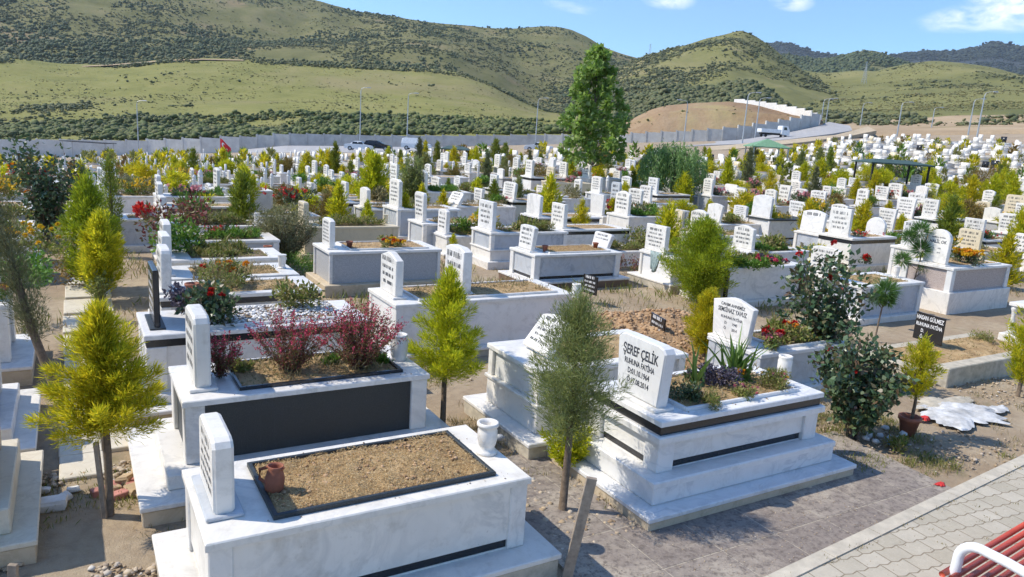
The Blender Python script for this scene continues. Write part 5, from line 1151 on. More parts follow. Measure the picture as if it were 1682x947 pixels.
def flag():
    fx, fz = 1.35, 1.0; nx, ny = 28, 20; V = []; F = []
    def pos(u, v):
        a = u*1.15; return (RT[0]*u*fx*.80-.12*math.sin(a*5.5+v)*FW[0]*u**.5, RT[1]*u*fx*.80-.12*math.sin(a*5.5+v)*FW[1]*u**.5, ht-.05-v*fz*.95-u**1.3*.95+.05*math.sin(u*7))
    for j in range(ny+1):
        for i in range(nx+1): V.append(pos(i/nx, j/ny))
    for j in range(ny):
        for i in range(nx): k = j*(nx+1)+i; F.append((k, k+1, k+nx+2, k+nx+1))
    MB().add(V, F).build('cloth', ['flagred'], fl)
    for side in (-1, 1):
        v2 = []; off = np.array([FW[0], FW[1], 0])*.012*side
        def add(poly):
            n0 = len(v2); v2.extend(tuple(np.array(pos(min(1, max(0, u)), v))+off) for u, v in poly); return list(range(n0, n0+len(poly)))
        f2 = []; cu, cv, r1, r2, dx = .36, .5, .26, .205, .075; m = 24
        for i in range(m):
            t0, t1 = [0.62+(2*math.pi-1.24)*k/m for k in (i, i+1)]
            def o(t): return (cu+r1*math.cos(t)*.72, cv+r1*math.sin(t))
            def q(t):
                s = t; return (cu+dx+r2*math.cos(s)*.72, cv+r2*math.sin(s))
            f2.append(tuple(add([o(t0), o(t1), q(t1), q(t0)])))
        sp = [(.60+(.10 if k % 2 == 0 else .04)*math.cos(k*math.pi/5+math.pi)*.72, .5+(.10 if k % 2 == 0 else .04)*math.sin(k*math.pi/5+math.pi)) for k in range(10)]
        for k in range(10): f2.append(tuple(add([(.60, .5), sp[k], sp[(k+1) % 10]])))
        MB().add(v2, f2).build('crescent_and_star', ['flagwhite'], fl)
flag()
bn = at(1586, 893, .66); bx, by = bn[0]+.02, bn[1]
be = thing('park_bench', 'bench with orange-red slats and a white tubular armrest on the paved path', 'bench', (bx, by, .01), math.atan2(kd[1], kd[0]))
for k in range(9): MB().tube([(-.10, .075-.062*k, .405+.004*k), (1.7, .075-.062*k, .405+.004*k)], .021, 10).build('slat', ['redpaint'], be, None, True)
for k in range(5): MB().tube([(-.16, -.56-.03*k, .47+.085*k), (1.7, -.56-.03*k, .47+.085*k)], .021, 10).build('slat', ['redpaint'], be, None, True)
for x in (0, 1.52):
    pts = [(x, .05, .0), (x, .045, .3), (x, .035, .5)]+[(x, -.085+.12*math.cos(a), .53+.12*math.sin(a)) for a in np.linspace(.0, math.pi/2, 8)]+[(x, -.25, .64), (x, -.45, .615), (x, -.62, .59)]
    MB().tube(pts, .034, 14).build('armrest', ['whitepaint'], be, None, True)
    MB().tube([(x, -.5, 0), (x, -.58, .45), (x, -.75, .95)], .03, 10).build('back_leg', ['whitepaint'], be, None, True)
    MB().tube([(x, .03, .38), (x, -.55, .40)], .02, 8).build('cross_bar', ['whitepaint'], be, None, True)

# ------------------------------------------------------------------ small things
o = MB().lathe([(.052, 0), (.07, .02), (.075, .10), (.06, .16), (.052, .185), (.062, .21), (.056, .212), (.047, .188), (.05, .1)], 0, 0, 20)
jP = at(450, 803, .775); jug = thing('clay_jug', 'terracotta jug standing on the dry straw bed', 'jug', (jP[0], jP[1], .762)); jug.rotation_euler = (.04, -.05, 2.4); jug.scale = (.86, .86, .86)
o.build('pot', ['clay'], jug, None, True); MB().tube([(.07, 0, .05), (.125, 0, .075), (.13, 0, .15), (.058, 0, .185)], .014, 8).build('handle', ['clay'], jug, None, True)
MB().add([(-.045, -.025, .195), (-.045, .025, .195), (-.085, 0, .215), (-.05, 0, .16)], [(0, 1, 2), (1, 3, 2), (3, 0, 2), (0, 3, 1)]).build('spout', ['clay'], jug)
def stone_vase(label, P, s=1.0, fancy=True):
    prof = [(.085, 0), (.09, .015), (.075, .03), (.06, .05), (.072, .08), (.082, .13), (.08, .2), (.072, .225), (.088, .235), (.09, .262), (.07, .265), (.055, .24), (.055, .12)] if fancy else [(.085, 0), (.075, .02), (.085, .06), (.088, .2), (.078, .22), (.086, .24), (.086, .262), (.066, .264), (.055, .24), (.05, .1)]
    o = MB().lathe([(a*s, b*s) for a, b in prof], 0, 0, 22).build('stone_vase', ['white'], None, P, True); tag(o, label, 'vase', 'carved white stone vases')
p = at(799, 741, .76); stone_vase('empty carved white stone vase on the tomb with the dry straw bed', (p[0], p[1], .7505), .95)
p = at(655, 588, .85); stone_vase('squat white stone vase beside the wine-red bushes', (p[0], p[1], .8405), 1.0, False)
p = at(1287, 614, .84); stone_vase('plain white cylinder vase at the foot end of the flower-filled stepped tomb', (p[0], p[1], .8205), .85, False)
p = at(946, 486, .82); stone_vase('small white stone vase at the end of the long two-headstone tomb', (p[0], p[1], gP[2]+.8005), .8, False)
p = at(1450, 472, .75); stone_vase('white stone vase on the grey tomb behind the rose bushes', (p[0], p[1], p[2]-.02), .8)
def clay_pot(label, P, s=1.0, mat='clay'):
    o = MB().lathe([(.05*s, 0), (.075*s, .13*s), (.085*s, .132*s), (.085*s, .16*s), (.07*s, .16*s), (.06*s, .12*s)], 0, 0, 14).build('clay_pot', [mat], None, P, True); tag(o, label, 'pot', 'clay flower pots')
for px, py, dz, s, lab in ((895, 411, .73, .8, 'left one of two clay pots on the grey-white tomb with the leaning headstone'), (978, 406, .73, .8, 'right one of two clay pots on the grey-white tomb with the leaning headstone'), (574, 405, .82, .8, 'brown pot on the granite-sided tomb'), (316, 484, .82, 1.1, 'brown clay pot on the tomb behind the white pebble bed'), (1490, 712, .0, 1.5, 'clay pot holding the small golden conifer at the lane'), (440, 415, .6, 1.0, 'tall clay pot before the grey herb bush')):
    p = at(px, py, dz); clay_pot(lab, (p[0], p[1], p[2]-.02), s)
def plate(label, px, py, w, h, lines, seed, rz):
    p = at(px, py, .0); rt = thing('name_plate', label, 'sign', tuple(p), rz, 'black name plates on unbuilt graves')
    b = MB().box(-.012, .012, -w/2, w/2, .18, .18+h, .003).build('plate', ['black'], rt)
    me = text_mesh(lines) if isinstance(lines, tuple) else worn_mesh(w*1.0, h*1.0, 4, seed); put_inscription(b, me, -.0145, 0, .18+h/2, 'whitetext')
    MB().box(.013, .035, -.02, .02, -.2, .18+h*.8, .002).build('stake', ['wood'], rt)
plate('black plate with white letters in the low grave inside the concrete frame', 1519, 578, .54, .46, (('HASAN GÜLMEZ', .10, .12, .68), ('RUHUNA FATİHA', .085, .01, .72), ('D.            ', .08, -.09, .8), ('Ö.            ', .08, -.19, .8)), 1, -.15)
plate('black plate with four rows of white letters beside the dug earth mound', 967, 497, .40, .36, 0, 3, .1)
plate('small black plate leaning behind the legible flared headstone', 1076, 574, .46, .36, 0, 4, -.25)
# stakes
def stake(label, px, py, h, lean, wd=.055):
    p = at(px, py, 0); o = MB().box(-wd/2, wd/2, -.016, .016, -.2, h, .003).build('wooden_stake', ['wood'], None, (p[0], p[1], p[2])); o.rotation_euler = (lean[1], lean[0], -.5); tag(o, label, 'stake', 'wooden stakes in the soil')
stake('tall weathered plank stake leaning in front of the stepped white tomb', 930, 952, .83, (.14, .02), .075)
stake('thin stake tied to the bare trunk of the nearest golden conifer', 172, 846, .62, (-.06, 0), .035)
stake('short cut plank stub in the dirt at the lower left corner', 22, 955, .13, (.05, 0), .06)
# concrete grave frame on the right
p = at(1561, 634, .0); c2 = at(1648, 598, .0)
kf = thing('grave_frame', 'rough concrete kerb frame round the low unbuilt grave on the right', 'grave frame', (p[0], p[1], p[2]))
MB().box(-.1, 3.2, 0, .22, -.1, .27, .012).build('kerb_beam', ['concrete'], kf); MB().box(-.1, .12, .2203, 1.5, -.1, .12, .012).build('kerb_beam', ['concrete'], kf); MB().box(.1203, 3.2, 1.28, 1.5, -.1, .12, .012).build('kerb_beam', ['concrete'], kf)
gs = bed_mesh(.12, 3.1, .22, 1.28, .14, 3, 'soil', 'dryweed', .05, 1400); link('soil', gs, kf)
# low balustrade tomb at the right edge
p = at(1745, 580, .0); bt = thing('balustrade_tomb', 'low white tomb on turned balusters at the right edge behind the tall golden conifer', 'tomb', (p[0], p[1], p[2]))
MB().box(0, 2, 0, 1, .62, .69, .01).build('top_slab', ['white'], bt); MB().box(-.05, 2.05, -.05, 1.05, -.1, .1, .01).build('base_step', ['white'], bt); MB().box(.3, 1.9, .2, .8, .1005, .6195, .01).build('chest', ['grey'], bt)
for k, (x, y) in enumerate(((.08, .08), (.55, .08), (1.05, .08), (1.55, .08), (.08, .5), (.08, .92))): MB().lathe([(.06, .1005), (.06, .14), (.035, .17), (.06, .27), (.055, .33), (.03, .42), (.045, .52), (.06, .56), (.06, .6195)], x, y, 12).build('baluster', ['white'], bt, None, True)
# scarf hanging over the white tomb's edge
p = at(1082, 421, .74); sc_v = []; n = 14
for j in range(7):
    for i in range(n): u = i/(n-1)-.5; v = j/6; sc_v.append((-.02-.03*math.sin(i*1.7)*(v+.2)-.02*v, -u*.34*(1-.5*v), .06-.30*v+(.05 if j == 0 else 0)-.10*(1-4*u*u)*v))
sc_f = [(j*n+i, j*n+i+1, (j+1)*n+i+1, (j+1)*n+i) for j in range(6) for i in range(n-1)]
o = MB().add(sc_v, sc_f).build('headscarf', ['scarf'], None, (p[0]-.06, p[1], p[2]), True); md_ = o.modifiers.new('thickness', 'SOLIDIFY'); md_.thickness = .012
tag(o, 'grey-green scarf draped over the front edge of the white tomb', 'scarf')
# plastic bottle and litter
p = at(1461, 731, 0); bo = thing('plastic_bottle', 'empty pale blue plastic bottle lying on the soil', 'bottle', (p[0], p[1], p[2]+.035), .6); b_ = MB().lathe([(.03, 0), (.036, .01), (.036, .13), (.03, .16), (.014, .195), (.014, .205)], 0, 0, 14).build('bottle', ['bluepet'], bo, None, True); b_.rotation_euler = (0, math.pi/2, 0)
c_ = MB().lathe([(.016, .2052), (.016, .225)], 0, 0, 12).build('cap', ['bluecap'], bo, None, True); c_.rotation_euler = (0, math.pi/2, 0)
def rag(name, label, cat, px, py, rx, ry, mat, seed, hgt=.05):
    p = at(px, py, 0); nx = 34; g = np.linspace(-1, 1, nx); X, Y = np.meshgrid(g, g); rr_ = np.hypot(X, Y); an = np.arctan2(Y, X); k = 1+.75*(fbm(np.cos(an)*2.6+5, np.sin(an)*2.6+5, seed, 5)-.5)*2
    s = np.maximum(np.abs(X), np.abs(Y)); Xr = np.cos(an)*s*k*rx; Yr = np.sin(an)*s*k*ry; Z = .012+hgt*(fbm(Xr*6, Yr*6, seed, 4))*np.clip((1-s)*3, 0.05, 1)
    V = np.stack([Xr, Yr, Z], -1).reshape(-1, 3); i = np.arange(nx*nx).reshape(nx, nx); F = np.stack([i[:-1, :-1], i[:-1, 1:], i[1:, 1:], i[1:, :-1]], -1).reshape(-1, 4)
    o = link(name, np_mesh(name, V, F, mat, None, True), None, tuple(p)); tag(o, label, cat); return o
rag('crumpled_sheet', 'large crumpled torn whitish sheet spread on the soil in the right lane', 'sheet', 1578, 680, .52, .40, 'sack', 4, .07); rag('torn_sheet_scrap', 'small torn whitish scrap beside the large crumpled sheet', 'sheet', 1530, 668, .22, .12, 'sack', 14, .03); rag('torn_sheet_scrap', 'long narrow whitish scrap at the far right end of the crumpled sheet', 'sheet', 1640, 672, .20, .09, 'sack', 15, .03)
rag('dried_mortar', 'pale dried mortar patch behind the crumpled sheet', 'mortar', 1545, 663, .5, .22, 'concrete', 9, .04)
rag('red_rag', 'scrap of red cloth beside the clay pot with the small golden conifer', 'rag', 1518, 690, .09, .05, 'ribbon', 2, .05); rag('red_rag', 'scrap of red cloth beside the kerb of the paved path', 'rag', 1545, 797, .06, .04, 'ribbon', 5, .04)
for k, (px, py) in enumerate(((1428, 717), (1437, 727), (1446, 718), (1478, 722), (1483, 715), (1421, 722), (1455, 705))):
    p = at(px, py, 0); v, f = blobs(np.array([[0, 0, .02]]), .05, np.random.default_rng(k), .7); tag(link('white_stone', np_mesh('white_stone', v, f, 'whitestone'), None, tuple(p)), 'fist-sized white stone in the loose ring round the rose stem', 'stone', 'white stones round the rose stem')
rs = np.random.default_rng(5)
for k, (px, py, r, m) in enumerate(((84, 829, .12, 'whitestone'), (100, 820, .07, 'whitestone'), (205, 790, .09, 'rubblestone'), (232, 780, .10, 'rubblestone'), (222, 806, .09, 'rubblestone'), (243, 800, .08, 'rubblestone'), (120, 805, .05, 'whitestone'), (70, 806, .05, 'whitestone'), (190, 803, .06, 'rubblestone'), (236, 822, .07, 'rubblestone'))):
    p = at(px, py, 0); q_ = MB().box(-r*1.0, r*.9, -r*.6, r*.7, -r*.3, r*.55, r*.16); rj = np.random.default_rng(k+20); v = (np.array(q_.v)*rj.uniform(.8, 1.2, (len(q_.v), 3))) @ np.array(Matrix.Rotation(rj.uniform(0, 6), 3, 'Z') @ Matrix.Rotation(rj.uniform(-.4, .4), 3, 'X')); f = list(q_.f); lb = ('pale broken stone lying in the shaded soil beside the beige steps' if m == 'whitestone' else 'tan rubble stone heaped against the white step beside the conifer trunk')
    me_ = bpy.data.meshes.new('loose_stone'); me_.from_pydata([tuple(t) for t in v], [], f); me_.materials.append(M[m]); tag(link('loose_stone', me_, None, tuple(p)), lb, 'stone', 'loose pale stones left of the trunk' if m == 'whitestone' else 'tan rubble stones right of the trunk')
p = at(821, 724, .1); v, f = blobs(np.array([[0, 0, .04]]), .055, np.random.default_rng(50), .9); tag(link('loose_stone', np_mesh('loose_stone', v, f, 'greyconc'), None, tuple(p)), 'single grey round stone on the step behind the empty stone vase', 'stone')
# the freshly dug grave
def dug():
    x0, x1, y0, y1 = 5.9, 9.9, 7.0, 10.3; nx, ny = 90, 70; X, Y = np.meshgrid(np.linspace(x0, x1, nx), np.linspace(y0, y1, ny)); u = (X-x0)/(x1-x0)*2-1; v = (Y-y0)/(y1-y0)*2-1
    e = np.clip(1-np.maximum(np.abs(u)**2.4, np.abs(v)**2.4), 0, 1); Z = ground(X, Y)-.05+e*.40+e**.5*(fbm(X*3, Y*3, 4, 5)-.5)*.22+e**.5*(fbm(X*14, Y*14, 8, 3)-.5)*.07
    V = np.stack([X, Y, Z], -1).reshape(-1, 3); i = np.arange(nx*ny).reshape(ny, nx); F = np.stack([i[:-1, :-1], i[:-1, 1:], i[1:, 1:], i[1:, :-1]], -1).reshape(-1, 4)
    tag(link('earth_mound', np_mesh('earth_mound', V, F, 'mound', None, False)), 'fresh mound of tan dug earth on an unbuilt grave in front of the grey-white tomb', 'earth mound')
dug()
# ------------------------------------------------------------------ conifers and other plants standing in view
def place(px, py, top, wpx, dz=0.0):
    P = at(px, py, dz); h = height_at(P, px, top); r = wpx*depth_of(P)/FPX/2; return (P[0], P[1], P[2]-.01), h, r
gc = 'golden conifers planted between the tombs'
def con(label, px, py, top, wpx, bottom, seed, form='cone', mat='goldleaf', name='golden_conifer', cat='conifer', grp=gc, dz=0.0, k=1.0, **kw):
    P, h, r = place(px, py, top, wpx, dz); th = max(.0, height_at(P, px, bottom)) if bottom else .02
    parts = conifer(h, r*(1.14 if form == 'cone' else .98), th, seed, form=form, mat=mat, **kw); return put_plant(name, label, cat, P, zip(('crown', 'trunk'), parts), grp)
con('nearest golden conifer on a bare staked trunk beside the lane', 180, 842, 482, 178, 712, 1, 'cone', npl=70, nsp=500, L=.085, w=.0075, spread=.13)
con('golden conifer on a slim bare stem behind the tomb with the charcoal panel', 727, 706, 432, 146, 622, 2, 'cone', npl=60, nsp=460, L=.075, w=.0072, spread=.14)
con('front golden conifer of the close pair in the left lane', 168, 492, 345, 96, 480, 3, 'flame', npl=64, nsp=240, L=.10, w=.016, k=1)
con('tall greenish-gold conifer at the back of the close pair in the left lane', 150, 472, 285, 112, 462, 4, 'flame', npl=90, nsp=260, L=.10, w=.016, mat='limeleaf')
con('dark green-gold conifer top behind the close pair in the left lane', 186, 420, 246, 54, 400, 44, 'flame', npl=40, nsp=100, L=.10, w=.018, mat='greenleaf')
con('dense golden conifer right of the scarf-tied tomb', 1146, 497, 352, 150, 492, 5, 'flame', 'limeleaf', npl=110, nsp=420, L=.085, w=.013)
con('slender bright golden conifer behind the sword-leaved plant', 1152, 606, 470, 92, 580, 6, 'flame', npl=60, nsp=300, L=.07, w=.009)
con('small golden conifer growing in the clay pot at the lane', 1492, 712, 543, 80, 650, 7, 'flame', npl=44, nsp=150, L=.055, w=.010, dz=.0)
con('tall golden conifer at the right edge of the picture', 1672, 648, 472, 78, 628, 8, 'flame', npl=60, nsp=170, L=.08, w=.012)
con('big golden conifer standing behind the cream tomb', 611, 362, 246, 66, 356, 9, 'flame', npl=80, nsp=150, L=.17, w=.03)
con('rounded golden conifer left of the grey herb bush', 402, 362, 272, 52, 356, 10, 'flame', npl=56, nsp=110, L=.15, w=.03)
con('narrow golden conifer between the cream tomb and the tall-lettered headstone', 664, 392, 316, 34, 386, 11, 'flame', npl=44, nsp=90, L=.11, w=.02)
con('slim golden conifer left of the blank square headstone', 951, 402, 326, 32, 396, 12, 'column', npl=44, nsp=90, L=.10, w=.018)
con('slim golden conifer right of the blank square headstone', 1001, 383, 324, 26, 376, 13, 'flame', npl=38, nsp=80, L=.11, w=.02)
con('golden-orange conifer right of the willow', 1127, 326, 268, 46, 320, 14, 'flame', npl=54, nsp=100, L=.15, w=.028)
con('golden conifer behind the dark-topped tomb', 1259, 345, 276, 44, 338, 15, 'flame', npl=54, nsp=110, L=.13, w=.024)
con('broad golden conifer above the tall rounded headstone', 1546, 372, 316, 66, 366, 16, 'ball', npl=60, nsp=110, L=.13, w=.024)
con('golden conifer left of the dark green shelter', 1420, 312, 266, 44, 308, 17, 'ball', npl=50, nsp=90, L=.15, w=.03)
con('golden conifer right of the dark green shelter', 1520, 305, 262, 44, 300, 18, 'cone', npl=50, nsp=90, L=.15, w=.03)
con('broad yellowish conifer left of the right-edge blue tomb', 1606, 318, 275, 62, 314, 19, 'ball', npl=54, nsp=90, L=.16, w=.03, mat='rustbush')
con('small golden conifer leaning before the one-line headstone', 1400, 402, 358, 34, 398, 20, 'ball', npl=36, nsp=80, L=.1, w=.016)
con('low golden shoots behind the blank shouldered headstone', 1446, 420, 372, 26, 416, 45, 'flame', npl=30, nsp=60, L=.1, w=.016)
con('tiny golden conifer on the corner of the low narrow-headstone tomb', 743, 420, 383, 20, 416, 46, 'flame', npl=26, nsp=60, L=.07, w=.012, dz=.1)
con('golden conifer beside the pink granite tomb at the right edge', 1676, 428, 372, 40, 424, 47, 'ball', npl=40, nsp=90, L=.10, w=.016)
con('bushy golden ball growing behind the thin olive-green tree', 932, 772, 688, 92, 765, 21, 'ball', npl=44, nsp=130, L=.05, w=.014)
con('thin olive-green conifer tree between the jug tomb and the stepped tomb', 924, 836, 468, 196, 722, 22, 'flame', 'oliveleaf', 'olive_conifer', 'conifer', None, npl=110, nsp=215, L=.075, w=.0060, spread=.26, noise_=.5, lead=6)
c_ = con('lean dark grey-green cypress tree bent over the tombs at the left edge', 92, 640, 240, 66, 560, 23, 'column', 'darkleaf', 'dark_cypress', 'cypress', None, npl=90, nsp=95, L=.08, w=.008, spread=.35, noise_=.5); c_.rotation_euler = (0, rad(-13), YAW*-.2)
con('narrow dark cypress left of the low green-roofed shelter', 687, 300, 224, 13, 296, 25, 'column', 'darkleaf', 'dark_cypress', 'cypress', 'narrow dark cypresses', npl=40, nsp=60, L=.25, w=.05)
con('tall thin dark cypress left of the golden conifer behind the dark-topped tomb', 1224, 322, 240, 26, 318, 26, 'column', 'darkleaf', 'dark_cypress', 'cypress', 'narrow dark cypresses', npl=50, nsp=70, L=.2, w=.035)
con('dark green conifer behind the dark-topped tomb cluster', 1340, 300, 238, 34, 296, 27, 'cone', 'oliveleaf', 'dark_cypress', 'cypress', 'narrow dark cypresses', npl=50, nsp=70, L=.22, w=.04)
con('pointed green conifer above the small golden ones in the middle', 551, 300, 232, 24, 296, 28, 'flame', 'greenleaf', 'green_conifer', 'conifer', None, npl=44, nsp=80, L=.2, w=.04)
P, h, r = place(964, 322, 74, 128); put_plant('tall_tree', 'tall broad-leaved green tree rising above the whole cemetery', 'tree', P, broad_tree(h, r, height_at(P, 964, 262), 4, 5600, .24, .19))
P, h, r = place(1100, 338, 226, 104); put_plant('willow', 'pale green weeping willow among the middle rows', 'tree', P, willow(h, r, 6))
P, h, r = place(880, 318, 264, 84); put_plant('rusty_bush', 'rusty brown-green bush left of the tall tree', 'bush', P, spray_bush(h, r, 8, 90, 34, .16, .035, 'rustbush', 'rustbush', 6, .06))
P, h, r = place(465, 436, 330, 118); put_plant('grey_herb_bush', 'large grey-green herb bush with yellowish tips left of the cream tomb', 'bush', P, spray_bush(h, r, 9, 190, 90, .085, .014, 'greybush', 'greybush', 14, .03))
P, h, r = place(497, 452, 410, 40); V, F = clump(r, h, 1500, .08, .012, 'bushleaf', 3, .6); put_plant('round_bush', 'small bright green rounded bush left of the granite-sided tomb', 'bush', P, [('foliage', np_mesh('foliage', V, F, 'bushleaf'))])
P, h, r = place(676, 352, 250, 52); put_plant('grey_green_bush', 'tall grey-green feathery bush right of the big golden conifer', 'bush', P, spray_bush(h, r, 10, 80, 40, .2, .035, 'oliveleaf', 'oliveleaf', 6, .06))
# wine-red gaura bushes on the second tomb
for k, (px, py, top, wpx, s, lab) in enumerate(((590, 606, 496, 150, 11, 'right and densest of the three wine-red flowering bushes'), (478, 612, 506, 150, 12, 'middle wine-red flowering bush, more open, on the charcoal-sided tomb'), (362, 620, 536, 76, 13, 'small wine-red bush beside the headstone of the charcoal-sided tomb'))):
    P, h, r = place(px, py, top, wpx, .84); put_plant('flowering_bush', lab, 'bush', P, spray_bush(h, r, s, (150, 90, 45)[k], 52, .032, .011, 'gauraleaf', 'magenta', 12, .018), 'wine-red bushes on the charcoal-sided tomb')
def low(label, px, py, r, h, mat, seed, n=500, L=.045, w=.02, dz=.82, up=.4, name='bed_plant', cat='plant', bloom=None, nb=0, bl=.03, grp=None, absz=None):
    P = at(px, py, dz); V, F = clump(r, h, n, L, w, mat, seed, up); o = put_plant(name, label, cat, (P[0], P[1], P[2]-.01), [('foliage', np_mesh('foliage', V, F, mat))], grp); rng = np.random.default_rng(seed)
    if bloom:
        bm = [bloom_mesh(b, bl, seed+i) for i, b in enumerate(bloom)]
        for i in range(nb): a = rng.uniform(0, 6.28); q = r*rng.uniform(.1, .95); b = link('bloom', bm[i % len(bm)], o, (q*math.cos(a), q*math.sin(a), h*rng.uniform(.65, 1.0))); b.rotation_euler = (rng.uniform(-.5, .5), rng.uniform(-.5, .5), rng.uniform(0, 6))
    return o
low('low yellow-green plant at the foot of the small wine-red bush', 402, 612, .10, .10, 'weed', 31, dz=.83); low('low green plant between the wine-red bushes', 540, 600, .10, .10, 'bushleaf', 32, dz=.83); low('low green plant at the right corner of the wine-red bush bed', 620, 596, .11, .12, 'bushleaf', 33, dz=.83)
# flowers on the big stepped tomb
low('dark green mat plant just right of the legible flared headstone', 1122, 655, .15, .20, 'roseleaf', 41, 1100, .035, .016)
low('dusky violet rounded plant in the middle of the flower bed', 1175, 634, .16, .22, 'violetp', 42, 1500, .03, .02)
low('yellow-green low plant in front of the dusky violet one', 1165, 664, .13, .13, 'weed', 43, 900, .035, .010)
low('white-flowered low plant at the front of the flower bed', 1222, 652, .14, .12, 'weed', 44, 800, .03, .014, bloom=('flagp',) if 'flagp' in M else ('pinkp',), nb=10, bl=.016)
low('yellow-green feathery plant at the right end of the flower bed', 1272, 634, .20, .18, 'weed', 45, 1800, .04, .010, bloom=('pinkp', 'yellowp'), nb=10, bl=.014)
low('green leafy plant carrying a yellow and two orange pansies', 1212, 625, .12, .17, 'bushleaf', 46, 500, .04, .02, bloom=('orangep', 'yellowp', 'orangep'), nb=7, bl=.038)
low('pale violet pansy beside the headstone', 1134, 628, .06, .14, 'roseleaf', 47, 160, .04, .02, bloom=('violetp',), nb=3, bl=.03)
def iris(label, px, py, n, h, seed, dz=.84, sp=.05):
    rng = np.random.default_rng(seed); P = at(px, py, dz); D = np.stack([rng.normal(size=n)*.16, rng.normal(size=n)*.16, np.ones(n)], 1); B = rng.normal(size=(n, 3))*np.array([sp, sp, 0]); V = []; F = []; m = 7
    for i in range(n):
        d = D[i]; ln = h*rng.uniform(.6, 1.05); a = rng.uniform(0, 3.14); sv = np.array([math.cos(a), math.sin(a), 0]); k0 = len(V)
        for j in range(m):
            t = j/(m-1); c = B[i]+d*ln*t+np.array([d[0], d[1], 0])*ln*t*t*.9-np.array([0, 0, .10*ln*t*t]); wd = .016*(1-t**2.2)+.001; V += [c-sv*wd, c+sv*wd]
        for j in range(m-1): F.append((k0+2*j, k0+2*j+1, k0+2*j+3, k0+2*j+2))
    put_plant('sword_leaved_plant', label, 'plant', (P[0], P[1], P[2]-.02), [('leaves', np_mesh('leaves', V, F, 'irisleaf'))], 'sword-leaved plants on the stepped tomb')
iris('fan of upright sword-shaped green leaves on the stepped tomb', 1207, 622, 46, .56, 3); iris('few upright sword-shaped leaves right of the legible flared headstone', 1142, 632, 9, .54, 4, .84, .03)
# rose bushes and sapling pines on the right
P, h, r = place(1338, 600, 388, 150, .2); rose_bush('rose_bush', 'upper dark-leaved rose bush before the leaning worn headstone', P, h, r, 51, 16, 2000, .095, .062, nbloom=5, bl=.05, bloom=('red',), group='rose bushes right of the stepped tomb', dens=.12, lo=.3)
P, h, r = place(1398, 716, 532, 158); rose_bush('rose_bush', 'large lower rose bush with dense dark leaves right of the stepped tomb', P, h, r, 52, 26, 4600, .075, .055, nbloom=5, bl=.045, bloom=('pinkp', 'red'), group='rose bushes right of the stepped tomb', dens=.125, lo=.3)
low('red geraniums on the low grey-white tomb behind the legible headstone', 1262, 570, .18, .24, 'weed', 53, 500, .05, .03, .62, bloom=('red', 'red', 'pinkp'), nb=14, bl=.05)
low('small red-flowered plant beside the gabled headstone', 1300, 560, .2, .25, 'weed', 54, 600, .05, .03, .62, bloom=('red', 'orangep'), nb=8, bl=.04)
P, h, r = place(1490, 500, 370, 90); put_plant('pine_sapling', 'crooked pine sapling with bright needle tufts before the tall rounded headstone', 'pine', P, pine_sapling(h, 61, ((.16, .0, .72, .26), (-.30, .1, .58, .22), (.22, -.12, .48, .18), (.1, .05, .95, .26), (-.05, .2, .86, .2)), (.22, -.05)), 'pine saplings on the right')
P, h, r = place(1436, 560, 462, 48); put_plant('pine_sapling', 'small leaning pine sapling with one needle head above the large rose bush', 'pine', P, pine_sapling(h, 62, ((.1, .0, .86, .26), (-.06, .05, .74, .17), (.12, -.05, .7, .15)), (.1, 0)), 'pine saplings on the right')
low('yellow marigolds on the pink granite tomb', 1588, 432, .30, .30, 'roseleaf', 63, 900, .07, .025, .97, bloom=('yellowp', 'yellowp', 'orangep'), nb=46, bl=.055)
low('purple flowers on the white and black tomb', 1262, 436, .5, .2, 'bushleaf', 64, 900, .07, .03, .8, bloom=('violetp', 'magenta'), nb=26, bl=.05); low('trailing green plant on the white and black tomb', 1228, 437, .3, .2, 'bushleaf', 65, 700, .07, .03, .8)
low('orange and red flowers on the granite-sided tomb', 640, 403, .35, .16, 'weed', 66, 500, .06, .03, .82, bloom=('red', 'yellowp', 'orangep'), nb=14, bl=.05)
low('dry brush growing low on the mauve heath grave right of the grey-white tomb', 1022, 440, .55, .35, 'gauraleaf', 67, 900, .06, .02, .1); low('green and rusty shrub beside the scarf-tied tomb', 1045, 420, .4, .8, 'weed', 68, 900, .09, .04, .1)
low('two-toned red rose bloom cluster hanging over the leaning worn headstone', 1421, 432, .10, .2, 'roseleaf', 69, 120, .06, .04, .6, bloom=('red',), nb=5, bl=.07)
low('red flower bow before the cream tomb with the broad square headstone', 1478, 398, .14, .2, 'red', 70, 160, .06, .04, .3, name='red_flowers')
low('red flowering shrub right of the tent among the rows', 1366, 306, .5, .8, 'red', 71, 500, .14, .09, .2, name='red_flowers'); low('bright green leafy shrub before the row of small square headstones', 1375, 324, .7, .7, 'bushleaf', 72, 900, .18, .06, .2)
low('dark shrub inside the dark green shelter', 1480, 303, 1.0, 1.7, 'roseleaf', 73, 1800, .2, .1, .0)
